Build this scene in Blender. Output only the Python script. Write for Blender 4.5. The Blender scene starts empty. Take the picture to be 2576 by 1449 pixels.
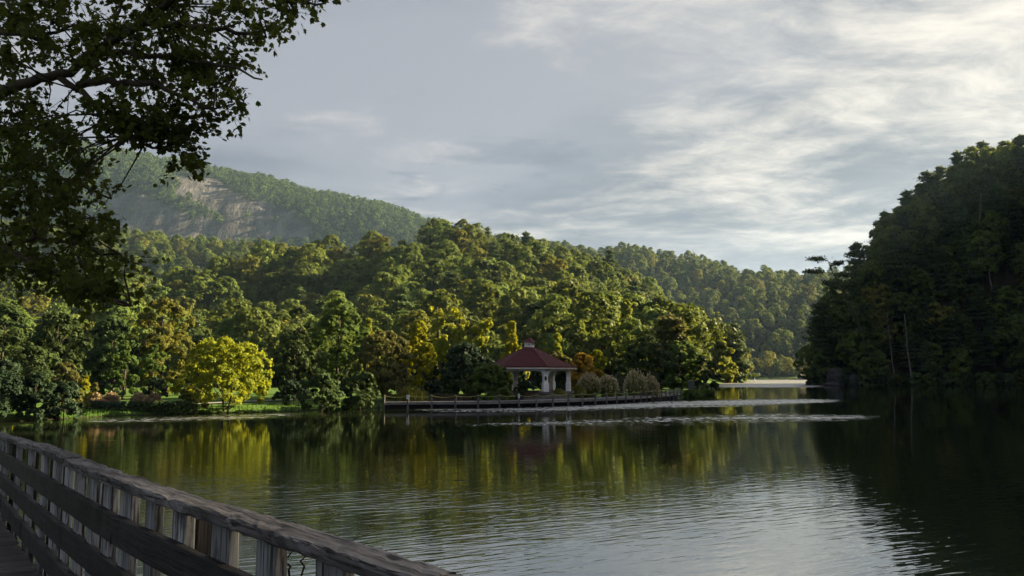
import bpy, math, random
import numpy as np
from mathutils import Vector, Matrix, Quaternion

# ------------------------------------------------------------------ camera, sky, sun, exposure
SC = bpy.context.scene
COL = SC.collection
W, H = 1024.0, 576.0
FOV = math.radians(65.0)
FPX = (W / 2) / math.tan(FOV / 2)
HORIZON = 375.0
PITCH = math.atan((HORIZON - H / 2) / FPX)
EYE = 3.2
SUN_AZ, SUN_EL = math.radians(67.0), math.radians(25.0)

cam = bpy.data.cameras.new('camera')
cam.sensor_width = 36.0
cam.angle = FOV
cam.clip_start, cam.clip_end = 0.05, 12000.0
camo = bpy.data.objects.new('camera', cam)
COL.objects.link(camo)
camo.location = (0, 0, EYE)
camo.rotation_euler = (math.radians(90) + PITCH, 0, 0)
SC.camera = camo

SC.view_settings.view_transform = 'Standard'
SC.view_settings.look = 'None'
SC.view_settings.gamma = 1.0
SC.view_settings.use_curve_mapping = False
SC.view_settings.exposure = 2.25

SUN_DIR = Vector((math.cos(SUN_EL) * math.sin(SUN_AZ), math.cos(SUN_EL) * math.cos(SUN_AZ), math.sin(SUN_EL)))
sun = bpy.data.lights.new('sun', 'SUN')
sun.energy = 5.0
sun.angle = math.radians(0.6)
sun.color = (1.0, 0.81, 0.47)
suno = bpy.data.objects.new('sun', sun)
COL.objects.link(suno)
suno.location = SUN_DIR * 300
suno.rotation_euler = SUN_DIR.to_track_quat('Z', 'Y').to_euler()

SC.cycles.max_bounces = 5
SC.cycles.diffuse_bounces = 2
SC.cycles.glossy_bounces = 3
SC.cycles.transmission_bounces = 3
SC.cycles.volume_bounces = 0
SC.cycles.transparent_max_bounces = 4
SC.cycles.caustics_reflective = False
SC.cycles.caustics_refractive = False


class NT:
    """small helper to wire shader nodes"""
    def __init__(self, tree):
        self.t = tree
        tree.nodes.clear()

    def n(self, typ, ins=None, **props):
        nd = self.t.nodes.new(typ)
        for k, v in props.items():
            setattr(nd, k, v)
        for k, v in (ins or {}).items():
            s = nd.inputs[k]
            if isinstance(v, bpy.types.NodeSocket):
                self.t.links.new(v, s)
            else:
                s.default_value = v
        return nd

    def math(self, op, a, b=0.0, c=0.0, clamp=False):
        return self.n('ShaderNodeMath', {0: a, 1: b, 2: c}, operation=op, use_clamp=clamp).outputs[0]

    def vmath(self, op, a, b=(0, 0, 0)):
        nd = self.n('ShaderNodeVectorMath', {0: a, 1: b}, operation=op)
        return nd.outputs['Value'] if op in ('DOT_PRODUCT', 'LENGTH') else nd.outputs[0]

    def noise(self, vec, scale, detail=3.0, rough=0.5, dist=0.0, col=False):
        nd = self.n('ShaderNodeTexNoise', {'Vector': vec, 'Scale': scale, 'Detail': detail, 'Roughness': rough, 'Distortion': dist})
        return nd.outputs['Color' if col else 'Fac']

    def ss(self, v, lo, hi, a=0.0, b=1.0):
        return self.n('ShaderNodeMapRange', {0: v, 1: lo, 2: hi, 3: a, 4: b}, interpolation_type='SMOOTHSTEP').outputs[0]

    def mix(self, f, a, b):
        nd = self.n('ShaderNodeMix', {0: f}, data_type='RGBA')
        for i, v in ((6, a), (7, b)):
            if isinstance(v, bpy.types.NodeSocket):
                self.t.links.new(v, nd.inputs[i])
            else:
                nd.inputs[i].default_value = tuple(v) + (1,) if len(v) == 3 else v
        return nd.outputs[2]

    def mapping(self, vec, scale=(1, 1, 1), rot=(0, 0, 0), loc=(0, 0, 0)):
        return self.n('ShaderNodeMapping', {'Vector': vec, 'Scale': scale, 'Rotation': rot, 'Location': loc}).outputs[0]


def make_world():
    w = bpy.data.worlds.new('World')
    SC.world = w
    w.use_nodes = True
    T = NT(w.node_tree)
    sky = T.n('ShaderNodeTexSky', sky_type='NISHITA', sun_disc=False, sun_elevation=SUN_EL, sun_rotation=SUN_AZ,
              altitude=300.0, air_density=1.0, dust_density=1.0, ozone_density=1.5)
    clear = T.vmath('SCALE', sky.outputs[0])
    clear.node.inputs['Scale'].default_value = 0.12
    d = T.n('ShaderNodeTexCoord').outputs['Generated']
    sep = T.n('ShaderNodeSeparateXYZ', {0: d})
    z = T.math('ADD', T.math('MAXIMUM', sep.outputs[2], 0.0), 0.075)
    px = T.math('DIVIDE', sep.outputs[0], z)
    py = T.math('DIVIDE', sep.outputs[1], z)
    p = T.n('ShaderNodeCombineXYZ', {0: px, 1: py, 2: 0.0}).outputs[0]
    warp = T.noise(p, 0.7, 4, 0.55, col=True)
    pw = T.vmath('ADD', p, T.vmath('MULTIPLY', T.vmath('SUBTRACT', warp, (0.5, 0.5, 0.5)), (0.75, 0.75, 0.0)))
    ps = T.mapping(pw, scale=(0.8, 1.0, 1.0), rot=(0, 0, math.radians(-22)), loc=(4.3, 1.2, 0))
    # nearness to the sun
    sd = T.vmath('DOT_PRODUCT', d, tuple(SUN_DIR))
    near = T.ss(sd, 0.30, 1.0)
    # thick sheet, darker and lighter rolls
    n1 = T.noise(ps, 0.45, 7, 0.55)
    sheet = T.mix(T.ss(n1, 0.40, 0.60), (0.148, 0.170, 0.228), (0.328, 0.338, 0.388))
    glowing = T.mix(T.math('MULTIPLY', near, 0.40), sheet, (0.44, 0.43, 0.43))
    # ragged breaks with lit edges, small dark shreds across them
    n2 = T.noise(T.vmath('ADD', ps, (3.7, 9.1, 0)), 1.5, 12, 0.66)
    n3 = T.noise(T.vmath('ADD', ps, (8.1, 2.3, 0)), 0.36, 3, 0.5)
    brk = T.math('ADD', T.math('MULTIPLY', n2, 1.10), T.math('ADD', T.math('MULTIPLY', n3, 0.75), T.math('MULTIPLY', near, 0.14)))
    lit = T.ss(brk, 0.91, 1.26)
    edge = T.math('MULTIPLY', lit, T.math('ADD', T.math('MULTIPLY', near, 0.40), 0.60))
    c2 = T.mix(edge, glowing, (0.96, 0.88, 0.76))
    # clear gaps
    gap = T.ss(brk, 1.26, 1.42)
    c3 = T.mix(T.math('MULTIPLY', gap, 0.55), c2, clear)
    # thin grey shreds drifting below the sheet
    n4 = T.noise(T.mapping(p, scale=(1.0, 1.5, 1), rot=(0, 0, math.radians(-18)), loc=(1.7, 5.2, 0)), 1.6, 8, 0.6, 0.4)
    n5 = T.noise(T.vmath('ADD', p, (2.2, 7.7, 0)), 0.5, 2, 0.5)
    shred = T.math('MULTIPLY', T.ss(n4, 0.54, 0.68), T.ss(n5, 0.42, 0.62))
    c3 = T.mix(T.math('MULTIPLY', shred, 0.75), c3, (0.165, 0.190, 0.245))
    # milky band above the horizon
    hz = T.ss(sep.outputs[2], 0.0, 0.18, 0.40, 0.0)
    c4 = T.mix(hz, c3, (0.320, 0.335, 0.410))
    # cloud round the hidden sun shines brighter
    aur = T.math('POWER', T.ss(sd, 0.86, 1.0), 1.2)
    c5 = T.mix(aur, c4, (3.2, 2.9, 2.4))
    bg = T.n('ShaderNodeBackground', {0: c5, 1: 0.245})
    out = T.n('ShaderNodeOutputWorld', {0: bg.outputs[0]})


make_world()

# ------------------------------------------------------------------ pixel <-> place
CP, SP = math.cos(PITCH), math.sin(PITCH)
K = 2576.0 / 1024.0      # coordinates below are read off a 2576-wide view of the photograph


def ray(px, py):
    x, y = (px / K - W / 2) / FPX, (H / 2 - py / K) / FPX
    return np.array([x, CP - y * SP, SP + y * CP])


def at(px, py, Y):
    d = ray(px, py)
    return np.array([0, 0, EYE]) + d * (Y / d[1])


def on_z(px, py, z=0.0):
    d = ray(px, py)
    return np.array([0, 0, EYE]) + d * ((z - EYE) / d[2])


def to_px(x, y, z):
    f = y * CP + (z - EYE) * SP
    up = -y * SP + (z - EYE) * CP
    return (W / 2 + x / f * FPX) * K, (H / 2 - up / f * FPX) * K


# ------------------------------------------------------------------ object helpers
def tag(o, label=None, cat=None, group=None, kind=None):
    if label: o['label'] = label
    if cat: o['category'] = cat
    if group: o['group'] = group
    if kind: o['kind'] = kind
    return o


def empty(name, loc=(0, 0, 0), rz=0.0):
    o = bpy.data.objects.new(name, None)
    o.empty_display_size = 0.2
    o.location = loc
    o.rotation_euler = (0, 0, rz)
    COL.objects.link(o)
    return o


def link(name, me, mat=None, parent=None, loc=None):
    o = bpy.data.objects.new(name, me)
    COL.objects.link(o)
    if mat is not None and not me.materials:
        me.materials.append(mat)
    if parent is not None:
        o.parent = parent
    if loc is not None:
        o.location = loc
    return o


def np_mesh(name, verts, quads, smooth=False):
    """mesh from numpy arrays: quads (n,4) or (n,3)"""
    verts = np.asarray(verts, dtype=np.float32)
    quads = np.asarray(quads, dtype=np.int32)
    me = bpy.data.meshes.new(name)
    me.vertices.add(len(verts))
    me.vertices.foreach_set('co', verts.ravel())
    k = quads.shape[1]
    me.loops.add(quads.size)
    me.loops.foreach_set('vertex_index', quads.ravel())
    me.polygons.add(len(quads))
    me.polygons.foreach_set('loop_start', np.arange(0, quads.size, k, dtype=np.int32))
    me.polygons.foreach_set('loop_total', np.full(len(quads), k, dtype=np.int32))
    if smooth:
        me.polygons.foreach_set('use_smooth', np.ones(len(quads), dtype=bool))
    me.update(calc_edges=True)
    return me


class MB:
    """collects boxes, tubes and prisms into one mesh"""
    def __init__(self):
        self.v, self.f = [], []

    def add(self, vs, fs):
        o = len(self.v)
        self.v += [tuple(map(float, a)) for a in vs]
        self.f += [tuple(i + o for i in f) for f in fs]
        return self

    def box(self, c, s, rz=0.0):
        cx, cy, cz = c
        hx, hy, hz = s[0] / 2, s[1] / 2, s[2] / 2
        ca, sa = math.cos(rz), math.sin(rz)
        vs = []
        for dz in (-hz, hz):
            for dx, dy in ((-hx, -hy), (hx, -hy), (hx, hy), (-hx, hy)):
                vs.append((cx + dx * ca - dy * sa, cy + dx * sa + dy * ca, cz + dz))
        return self.add(vs, [(3, 2, 1, 0), (4, 5, 6, 7), (0, 1, 5, 4), (1, 2, 6, 5), (2, 3, 7, 6), (3, 0, 4, 7)])

    def tube(self, pts, radii, n=7, cap=True):
        pts = [np.array(p, float) for p in pts]
        vs, fs = [], []
        prev = None
        for i, p in enumerate(pts):
            a = pts[max(i - 1, 0)]
            b = pts[min(i + 1, len(pts) - 1)]
            t = b - a
            t = t / (np.linalg.norm(t) + 1e-9)
            if prev is None:
                ref = np.array([1, 0, 0]) if abs(t[2]) > 0.8 else np.array([0, 0, 1])
                u = np.cross(t, ref)
            else:
                u = prev - t * np.dot(prev, t)
            u /= (np.linalg.norm(u) + 1e-9)
            prev = u
            w = np.cross(t, u)
            r = radii[i] if hasattr(radii, '__len__') else radii
            for k in range(n):
                an = 2 * math.pi * k / n
                vs.append(p + (u * math.cos(an) + w * math.sin(an)) * r)
        for i in range(len(pts) - 1):
            for k in range(n):
                k2 = (k + 1) % n
                fs.append((i * n + k, i * n + k2, (i + 1) * n + k2, (i + 1) * n + k))
        if cap:
            fs.append(tuple(reversed(range(n))))
            fs.append(tuple(range((len(pts) - 1) * n, len(pts) * n)))
        return self.add(vs, fs)

    def rings(self, rings, cap=True):
        n = len(rings[0])
        vs = [p for r in rings for p in r]
        fs = []
        for i in range(len(rings) - 1):
            for k in range(n):
                k2 = (k + 1) % n
                fs.append((i * n + k, i * n + k2, (i + 1) * n + k2, (i + 1) * n + k))
        if cap:
            fs.append(tuple(reversed(range(n))))
            fs.append(tuple(range((len(rings) - 1) * n, len(rings) * n)))
        return self.add(vs, fs)

    def build(self, name, mat, parent=None, smooth=False, loc=None):
        me = bpy.data.meshes.new(name)
        me.from_pydata(self.v, [], self.f)
        if smooth:
            me.polygons.foreach_set('use_smooth', np.ones(len(me.polygons), dtype=bool))
        me.update()
        return link(name, me, mat, parent, loc)


# ------------------------------------------------------------------ materials
def new_mat(name):
    m = bpy.data.materials.new(name)
    m.use_nodes = True
    return m, NT(m.node_tree)


def leaf_mat(name, c1, c2, trans=0.35, rough=0.55, var=0.35):
    """leaf colour between c1 and c2, different for every leaf, every tree and patch"""
    m, T = new_mat(name)
    geo = T.n('ShaderNodeNewGeometry')
    oi = T.n('ShaderNodeObjectInfo')
    tc = T.n('ShaderNodeTexCoord').outputs['Object']
    nz = T.noise(tc, 0.55, 2, 0.5)
    f = T.math('ADD', T.math('MULTIPLY', geo.outputs['Random Per Island'], 0.45), T.math('MULTIPLY', T.ss(nz, 0.3, 0.7), 0.55))
    col = T.mix(f, c1, c2)
    hs = T.n('ShaderNodeHueSaturation', {'Color': col,
             'Hue': T.math('ADD', T.math('MULTIPLY', oi.outputs['Random'], 0.03), 0.490),
             'Value': T.math('ADD', T.math('MULTIPLY', T.math('FRACT', T.math('MULTIPLY', oi.outputs['Random'], 7.31)), var * 2), 1.0 - var)})
    df = T.n('ShaderNodeBsdfPrincipled', {'Base Color': hs.outputs[0], 'Roughness': rough, 'Specular IOR Level': 0.06})
    tr = T.n('ShaderNodeBsdfTranslucent', {0: T.mix(0.45, hs.outputs[0], tuple(min(1, a * b) for a, b in zip(c2, (1.5, 1.35, 0.6))))})
    mx = T.n('ShaderNodeMixShader', {0: trans, 1: df.outputs[0], 2: tr.outputs[0]})
    T.n('ShaderNodeOutputMaterial', {0: mx.outputs[0]})
    return m


def plain_mat(name, c1, c2, scale=3.0, rough=0.8, bump=0.0, stretch=(1, 1, 1), spec=0.3, detail=5, rand=0.0):
    m, T = new_mat(name)
    tc = T.mapping(T.n('ShaderNodeTexCoord').outputs['Object'], scale=stretch)
    if rand:
        oi = T.n('ShaderNodeObjectInfo')
        tc = T.vmath('ADD', tc, T.n('ShaderNodeCombineXYZ', {0: T.math('MULTIPLY', oi.outputs['Random'], 61.0), 1: T.math('MULTIPLY', oi.outputs['Random'], 17.0), 2: 0.0}).outputs[0])
    nz = T.noise(tc, scale, detail, 0.6)
    col = T.mix(T.ss(nz, 0.3, 0.7), c1, c2)
    if rand:
        col = T.n('ShaderNodeHueSaturation', {'Color': col, 'Value': T.math('ADD', T.math('MULTIPLY', oi.outputs['Random'], rand * 2), 1 - rand)}).outputs[0]
    ins = {'Base Color': col, 'Roughness': rough, 'Specular IOR Level': spec}
    if bump:
        ins['Normal'] = T.n('ShaderNodeBump', {'Height': nz, 'Strength': 1.0, 'Distance': bump}).outputs[0]
    b = T.n('ShaderNodeBsdfPrincipled', ins)
    T.n('ShaderNodeOutputMaterial', {0: b.outputs[0]})
    return m


def wood_mat(name, dark, mid, pale, grain=1.0, rand=0.3):
    """weathered timber, local x runs along the board"""
    m, T = new_mat(name)
    oi = T.n('ShaderNodeObjectInfo')
    r = oi.outputs['Random']
    off = T.n('ShaderNodeCombineXYZ', {0: T.math('MULTIPLY', r, 53.0), 1: T.math('MULTIPLY', r, 91.0), 2: T.math('MULTIPLY', r, 17.0)}).outputs[0]
    tc = T.vmath('ADD', T.n('ShaderNodeTexCoord').outputs['Object'], off)
    wob = T.vmath('MULTIPLY', T.vmath('SUBTRACT', T.noise(tc, 6, 2, 0.5, col=True), (0.5, 0.5, 0.5)), (0, 0.012, 0.012))
    v = T.vmath('ADD', tc, wob)
    fine = T.noise(T.mapping(v, scale=(3.0, 130 * grain, 130 * grain)), 1.0, 3, 0.6)
    coarse = T.noise(T.mapping(v, scale=(1.6, 28 * grain, 28 * grain)), 1.0, 3, 0.55)
    blot = T.noise(tc, 5.0, 4, 0.6)
    c = T.mix(T.ss(coarse, 0.3, 0.7), mid, pale)
    c = T.mix(T.ss(fine, 0.52, 0.34), c, dark)
    c = T.mix(T.ss(blot, 0.56, 0.74, 0, 0.75), c, dark)
    # knots
    kv = T.n('ShaderNodeTexVoronoi', {'Vector': T.mapping(tc, scale=(2.1, 5.0, 5.0)), 'Scale': 1.0}).outputs['Distance']
    c = T.mix(T.ss(kv, 0.10, 0.05), c, dark)
    c = T.n('ShaderNodeHueSaturation', {'Color': c, 'Value': T.math('ADD', T.math('MULTIPLY', r, rand * 2), 1 - rand)}).outputs[0]
    hgt = T.math('ADD', T.math('MULTIPLY', fine, 0.6), T.math('MULTIPLY', coarse, 0.6))
    bp = T.n('ShaderNodeBump', {'Height': hgt, 'Strength': 0.9, 'Distance': 0.006})
    b = T.n('ShaderNodeBsdfPrincipled', {'Base Color': c, 'Roughness': 0.75, 'Specular IOR Level': 0.35, 'Normal': bp.outputs[0]})
    T.n('ShaderNodeOutputMaterial', {0: b.outputs[0]})
    return m


M = {}
# far and hill foliage
M['oak'] = leaf_mat('leaves_oak', (0.062, 0.104, 0.027), (0.156, 0.192, 0.042), 0.40, var=0.34)
M['oak_warm'] = leaf_mat('leaves_warm', (0.104, 0.128, 0.029), (0.224, 0.224, 0.048), 0.42, var=0.30)
M['pine'] = leaf_mat('needles_pine', (0.042, 0.074, 0.029), (0.099, 0.131, 0.045), 0.23, var=0.25)
M['mount'] = leaf_mat('leaves_mountain', (0.042, 0.078, 0.026), (0.110, 0.150, 0.042), 0.36, var=0.35)
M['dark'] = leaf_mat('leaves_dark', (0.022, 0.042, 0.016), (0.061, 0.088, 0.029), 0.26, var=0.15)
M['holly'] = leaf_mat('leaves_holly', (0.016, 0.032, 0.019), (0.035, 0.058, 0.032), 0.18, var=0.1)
M['green'] = leaf_mat('leaves_green', (0.045, 0.083, 0.022), (0.120, 0.168, 0.042), 0.43, var=0.12)
M['yellowgreen'] = leaf_mat('leaves_yellow_green', (0.112, 0.152, 0.019), (0.296, 0.312, 0.032), 0.50, var=0.08)
M['gold'] = leaf_mat('leaves_gold', (0.150, 0.170, 0.010), (0.310, 0.315, 0.016), 0.45, var=0.05)
M['olive'] = leaf_mat('leaves_olive', (0.066, 0.076, 0.026), (0.145, 0.145, 0.048), 0.38, var=0.1)
M['rust'] = leaf_mat('leaves_rust', (0.190, 0.130, 0.020), (0.360, 0.255, 0.036), 0.43, var=0.08)
M['near'] = leaf_mat('leaves_overhead', (0.042, 0.070, 0.016), (0.120, 0.155, 0.034), 0.45, rough=0.5, var=0.3)
M['blade'] = leaf_mat('grass_blades', (0.096, 0.120, 0.026), (0.224, 0.216, 0.048), 0.43, var=0.12)
M['plume'] = leaf_mat('grass_plumes', (0.400, 0.350, 0.270), (0.600, 0.540, 0.440), 0.35, var=0.06)
M['pinkplume'] = leaf_mat('pink_plumes', (0.270, 0.205, 0.130), (0.390, 0.300, 0.210), 0.35, var=0.06)
M['redflower'] = leaf_mat('red_flowers', (0.280, 0.070, 0.060), (0.420, 0.130, 0.110), 0.3, var=0.05)
M['silver'] = leaf_mat('leaves_silver', (0.080, 0.100, 0.060), (0.170, 0.190, 0.120), 0.25, var=0.08)
M['lawngrass'] = leaf_mat('lawn_blades', (0.045, 0.096, 0.022), (0.112, 0.192, 0.040), 0.43, var=0.1)
M['bark'] = plain_mat('bark', (0.035, 0.028, 0.022), (0.085, 0.070, 0.055), 4.0, 0.9, 0.02, (1, 1, 0.25))
M['palebark'] = plain_mat('pale_dead_wood', (0.10, 0.09, 0.08), (0.22, 0.20, 0.18), 2.0, 0.9, 0.02, (1, 1, 0.2))
M['rock'] = plain_mat('boulder_rock', (0.022, 0.023, 0.026), (0.070, 0.068, 0.066), 1.1, 0.85, 0.15)
M['white'] = plain_mat('white_paint', (0.80, 0.80, 0.81), (0.86, 0.86, 0.86), 2.0, 0.5)
M['cream'] = plain_mat('cream_fascia', (0.55, 0.53, 0.46), (0.66, 0.63, 0.55), 2.0, 0.5)
M['shingle'] = plain_mat('red_shingles', (0.060, 0.014, 0.018), (0.095, 0.024, 0.028), 9.0, 0.85, 0.03, (1, 1, 2.5))
M['soffit'] = plain_mat('brown_soffit', (0.10, 0.085, 0.07), (0.14, 0.12, 0.10), 2.0, 0.8)
M['black'] = plain_mat('black_metal', (0.012, 0.012, 0.013), (0.02, 0.02, 0.02), 5.0, 0.5)
M['stone'] = plain_mat('paving_stone', (0.10, 0.09, 0.09), (0.18, 0.16, 0.16), 5.0, 0.85, 0.02)
M['rope'] = plain_mat('green_rope', (0.17, 0.22, 0.05), (0.32, 0.36, 0.12), 20.0, 0.8)
M['dockwood'] = plain_mat('dock_timber', (0.075, 0.075, 0.080), (0.17, 0.165, 0.165), 5.0, 0.8, 0.01, (1, 1, 0.3), rand=0.25)
M['deckwood'] = plain_mat('deck_timber', (0.16, 0.155, 0.165), (0.28, 0.27, 0.28), 3.0, 0.8, 0.01, rand=0.2)
M['skirt'] = plain_mat('tarred_timber', (0.012, 0.010, 0.014), (0.028, 0.024, 0.030), 3.0, 0.8)  # near-black tone painted for the shadowed void below the dock
M['sign'] = plain_mat('sign_white', (0.6, 0.62, 0.66), (0.7, 0.72, 0.75), 3.0, 0.5)
M['grey'] = plain_mat('grey_panel', (0.17, 0.18, 0.19), (0.24, 0.25, 0.26), 3.0, 0.7)
M['skirtgrey'] = plain_mat('dark_grey_metal', (0.07, 0.075, 0.08), (0.10, 0.105, 0.11), 3.0, 0.7)
M['path'] = plain_mat('gravel_path', (0.15, 0.155, 0.145), (0.22, 0.225, 0.21), 3.0, 0.9)
M['mulch'] = plain_mat('brown_wood', (0.045, 0.030, 0.022), (0.085, 0.055, 0.040), 4.0, 0.9)
M['railwood'] = wood_mat('weathered_dark_timber', (0.005, 0.0045, 0.005), (0.016, 0.0145, 0.015), (0.036, 0.033, 0.035), 1.0, 0.25)
M['capwood'] = wood_mat('weathered_cap_timber', (0.010, 0.009, 0.010), (0.055, 0.050, 0.052), (0.190, 0.178, 0.185), 0.7, 0.25)
M['slatwood'] = wood_mat('weathered_grey_timber', (0.030, 0.028, 0.028), (0.19, 0.195, 0.21), (0.38, 0.39, 0.42), 0.45, 0.4)
M['plankwood'] = wood_mat('weathered_deck_plank', (0.016, 0.013, 0.013), (0.060, 0.050, 0.048), (0.115, 0.100, 0.096), 0.8, 0.35)


# ------------------------------------------------------------------ noise in numpy
def vnoise(x, y, seed=0):
    xi, yi = np.floor(x).astype(np.int64), np.floor(y).astype(np.int64)
    xf, yf = x - xi, y - yi

    def h(a, b):
        n = (a * 374761393 + b * 668265263 + seed * 1274126177) & 0xffffffff
        n = ((n ^ (n >> 13)) * 1274126177) & 0xffffffff
        return ((n ^ (n >> 16)) & 0xffff) / 65535.0
    u, v = xf * xf * (3 - 2 * xf), yf * yf * (3 - 2 * yf)
    return (h(xi, yi) * (1 - u) + h(xi + 1, yi) * u) * (1 - v) + (h(xi, yi + 1) * (1 - u) + h(xi + 1, yi + 1) * u) * v


def fbm(x, y, scale, octaves=4, seed=0):
    s, a, t = 0.0, 0.5, 0.0
    f = 1.0 / scale
    for i in range(octaves):
        s = s + a * vnoise(x * f + 17.3 * i, y * f - 9.1 * i, seed + i)
        t += a
        a *= 0.5
        f *= 2.1
    return s / t


def sstep(x, a, b):
    t = np.clip((x - a) / (b - a), 0, 1)
    return t * t * (3 - 2 * t)


# ------------------------------------------------------------------ the lie of the land
# dock posts: horizontal position read from the picture, equal spans on the ground
POST_U = [1541, 1635, 1729, 1825, 1917, 2003, 2082, 2145, 2210, 2273, 2330, 2383, 2426, 2465, 2499, 2535, 2561, 2584, 2604, 2623, 2640, 2657, 2674, 2691, 2704, 2717]
POST = []
yy = 76.0
for i, u in enumerate(POST_U):
    k = (u / 4.0 - W / 2) / FPX
    if i:
        x0, y0 = POST[-1]
        yy = y0 + 0.25
        while math.hypot(k * (yy + 0.02) - x0, yy + 0.02 - y0) < 2.22 and yy < y0 + 2.1:
            yy += 0.02
    POST.append((k * yy * 1.0, yy))
POST = np.array(POST)
# smooth the run
for _ in range(3):
    POST[1:-1] = 0.25 * POST[:-2] + 0.5 * POST[1:-1] + 0.25 * POST[2:]


def offset_line(pts, d):
    t = np.gradient(pts, axis=0)
    t /= np.linalg.norm(t, axis=1)[:, None]
    return pts + np.stack([-t[:, 1], t[:, 0]], 1) * d


shore = [(-7.5, -200), (-7.0, -8), (-7.2, 2), (-9, 7.5), (-13, 13), (-24, 22), (-38, 34), (-47, 46)]
for p in ((-150, 1072), (0, 1062), (120, 1057), (200, 1051), (330, 1045), (480, 1041), (620, 1038), (700, 1036), (770, 1033), (860, 1030), (940, 1026)):
    q = on_z(*p)
    shore.append((q[0], q[1]))
bank = offset_line(POST, 2.6)
for q in bank[2:-1]:
    shore.append(tuple(q))
for p in ((1716, 1000), (1760, 996), (1796, 989), (1803, 983), (1790, 974), (1797, 966.5), (1817, 964.4), (1850, 962.6), (1880, 961.0), (1892, 959)):
    q = on_z(*p)
    shore.append((q[0], q[1]))
shore += [(100, 420), (60, 480), (70, 530), (110, 552), (160, 560), (230, 562), (330, 545), (430, 520), (480, 480), (420, 430), (300, 410), (190, 385),
          (140, 340), (112, 290), (99, 268), (97, 258), (104, 252), (125, 250), (158, 244), (166, 225), (150, 170), (132, 110), (118, 40), (110, -40), (105, -200)]
SHORE = np.array(shore, float)


def shore_sd(x, y):
    """distance to the lake edge, positive on land"""
    shp = x.shape
    x, y = x.ravel(), y.ravel()
    best = np.full(x.shape, 1e18)
    inside = np.zeros(x.shape, bool)
    n = len(SHORE)
    for i in range(n):
        ax, ay = SHORE[i]
        bx, by = SHORE[(i + 1) % n]
        dx, dy = bx - ax, by - ay
        t = np.clip(((x - ax) * dx + (y - ay) * dy) / (dx * dx + dy * dy + 1e-12), 0, 1)
        best = np.minimum(best, (x - ax - t * dx) ** 2 + (y - ay - t * dy) ** 2)
        if ay != by:
            c = ((ay > y) != (by > y)) & (x < (bx - ax) * (y - ay) / (by - ay) + ax)
            inside ^= c
    d = np.sqrt(best)
    return np.where(inside, -d, d).reshape(shp)


def ridge_from_px(rows, tree):
    out = []
    for px, py, Y, wd in rows:
        p = at(px, py, Y)
        out.append((p[0], p[1], max(p[2] - tree, 2.0), wd))
    return np.array(out)


RIDGES = {
    'near': ridge_from_px([(-500, 690, 300, 80), (0, 700, 295, 80), (200, 702, 292, 80), (380, 694, 292, 76), (480, 655, 304, 74), (690, 622, 316, 74), (830, 600, 324, 78),
                           (1000, 598, 330, 90), (1150, 590, 332, 125), (1280, 612, 338, 150), (1450, 648, 342, 155), (1600, 676, 345, 140), (1700, 702, 348, 120),
                           (1760, 742, 350, 105), (1820, 800, 352, 80), (1868, 862, 356, 50)], 19.0),
    'spur': ridge_from_px([(1150, 590, 332, 85), (1085, 645, 292, 62), (1150, 695, 258, 55), (1215, 760, 215, 48), (1225, 800, 190, 45)], 13.0),
    'foot': ridge_from_px([(1430, 690, 290, 80), (1480, 740, 240, 70), (1500, 790, 200, 60)], 13.0),
    'mid': ridge_from_px([(-900, 540, 760, 260), (-300, 560, 740, 260), (0, 575, 720, 260), (330, 590, 700, 250), (450, 600, 700, 240), (620, 622, 700, 220), (820, 650, 700, 220)], 12.0),
    'far': ridge_from_px([(900, 640, 860, 260), (1100, 612, 860, 270), (1250, 612, 840, 280), (1400, 626, 820, 280), (1550, 634, 800, 270), (1650, 651, 790, 260), (1720, 653, 780, 250),
                          (1800, 672, 770, 240), (1900, 688, 770, 240), (2060, 694, 780, 250), (2300, 690, 800, 260), (2700, 660, 830, 280), (3200, 640, 850, 280)], 14.0),
    'right': np.vstack([ridge_from_px([(2052, 765, 268, 40), (2085, 690, 272, 50), (2140, 632, 277, 58), (2205, 582, 283, 66), (2265, 540, 289, 70), (2330, 510, 292, 74),
                                       (2395, 462, 295, 78), (2455, 408, 298, 80), (2520, 385, 300, 84), (2590, 372, 301, 86), (2760, 345, 302, 88)], 15.0),
                        np.array([(222, 288, 86, 90), (228, 240, 80, 105), (226, 198, 78, 104), (225, 186, 81, 104), (224, 179, 102, 106), (219, 150, 104, 106), (212, 110, 106, 105), (206, 65, 106, 102), (200, 0, 98, 100), (195, -120, 70, 100)], float)]),  # unseen stretch of ridge, heights shaped to shade gazebo and boardwalk
}


def ridge_height(rg, x, y, power=1.0):
    h = np.zeros_like(x)
    for i in range(len(rg) - 1):
        ax, ay, ah, aw = rg[i]
        bx, by, bh, bw = rg[i + 1]
        dx, dy = bx - ax, by - ay
        t = np.clip(((x - ax) * dx + (y - ay) * dy) / (dx * dx + dy * dy), 0, 1)
        d = np.hypot(x - ax - t * dx, y - ay - t * dy)
        w = aw + (bw - aw) * t
        q = np.clip(d / w, 0, 1)
        h = np.maximum(h, (ah + (bh - ah) * t) * (0.5 + 0.5 * np.cos(np.pi * q ** power)))
    return h


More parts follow.
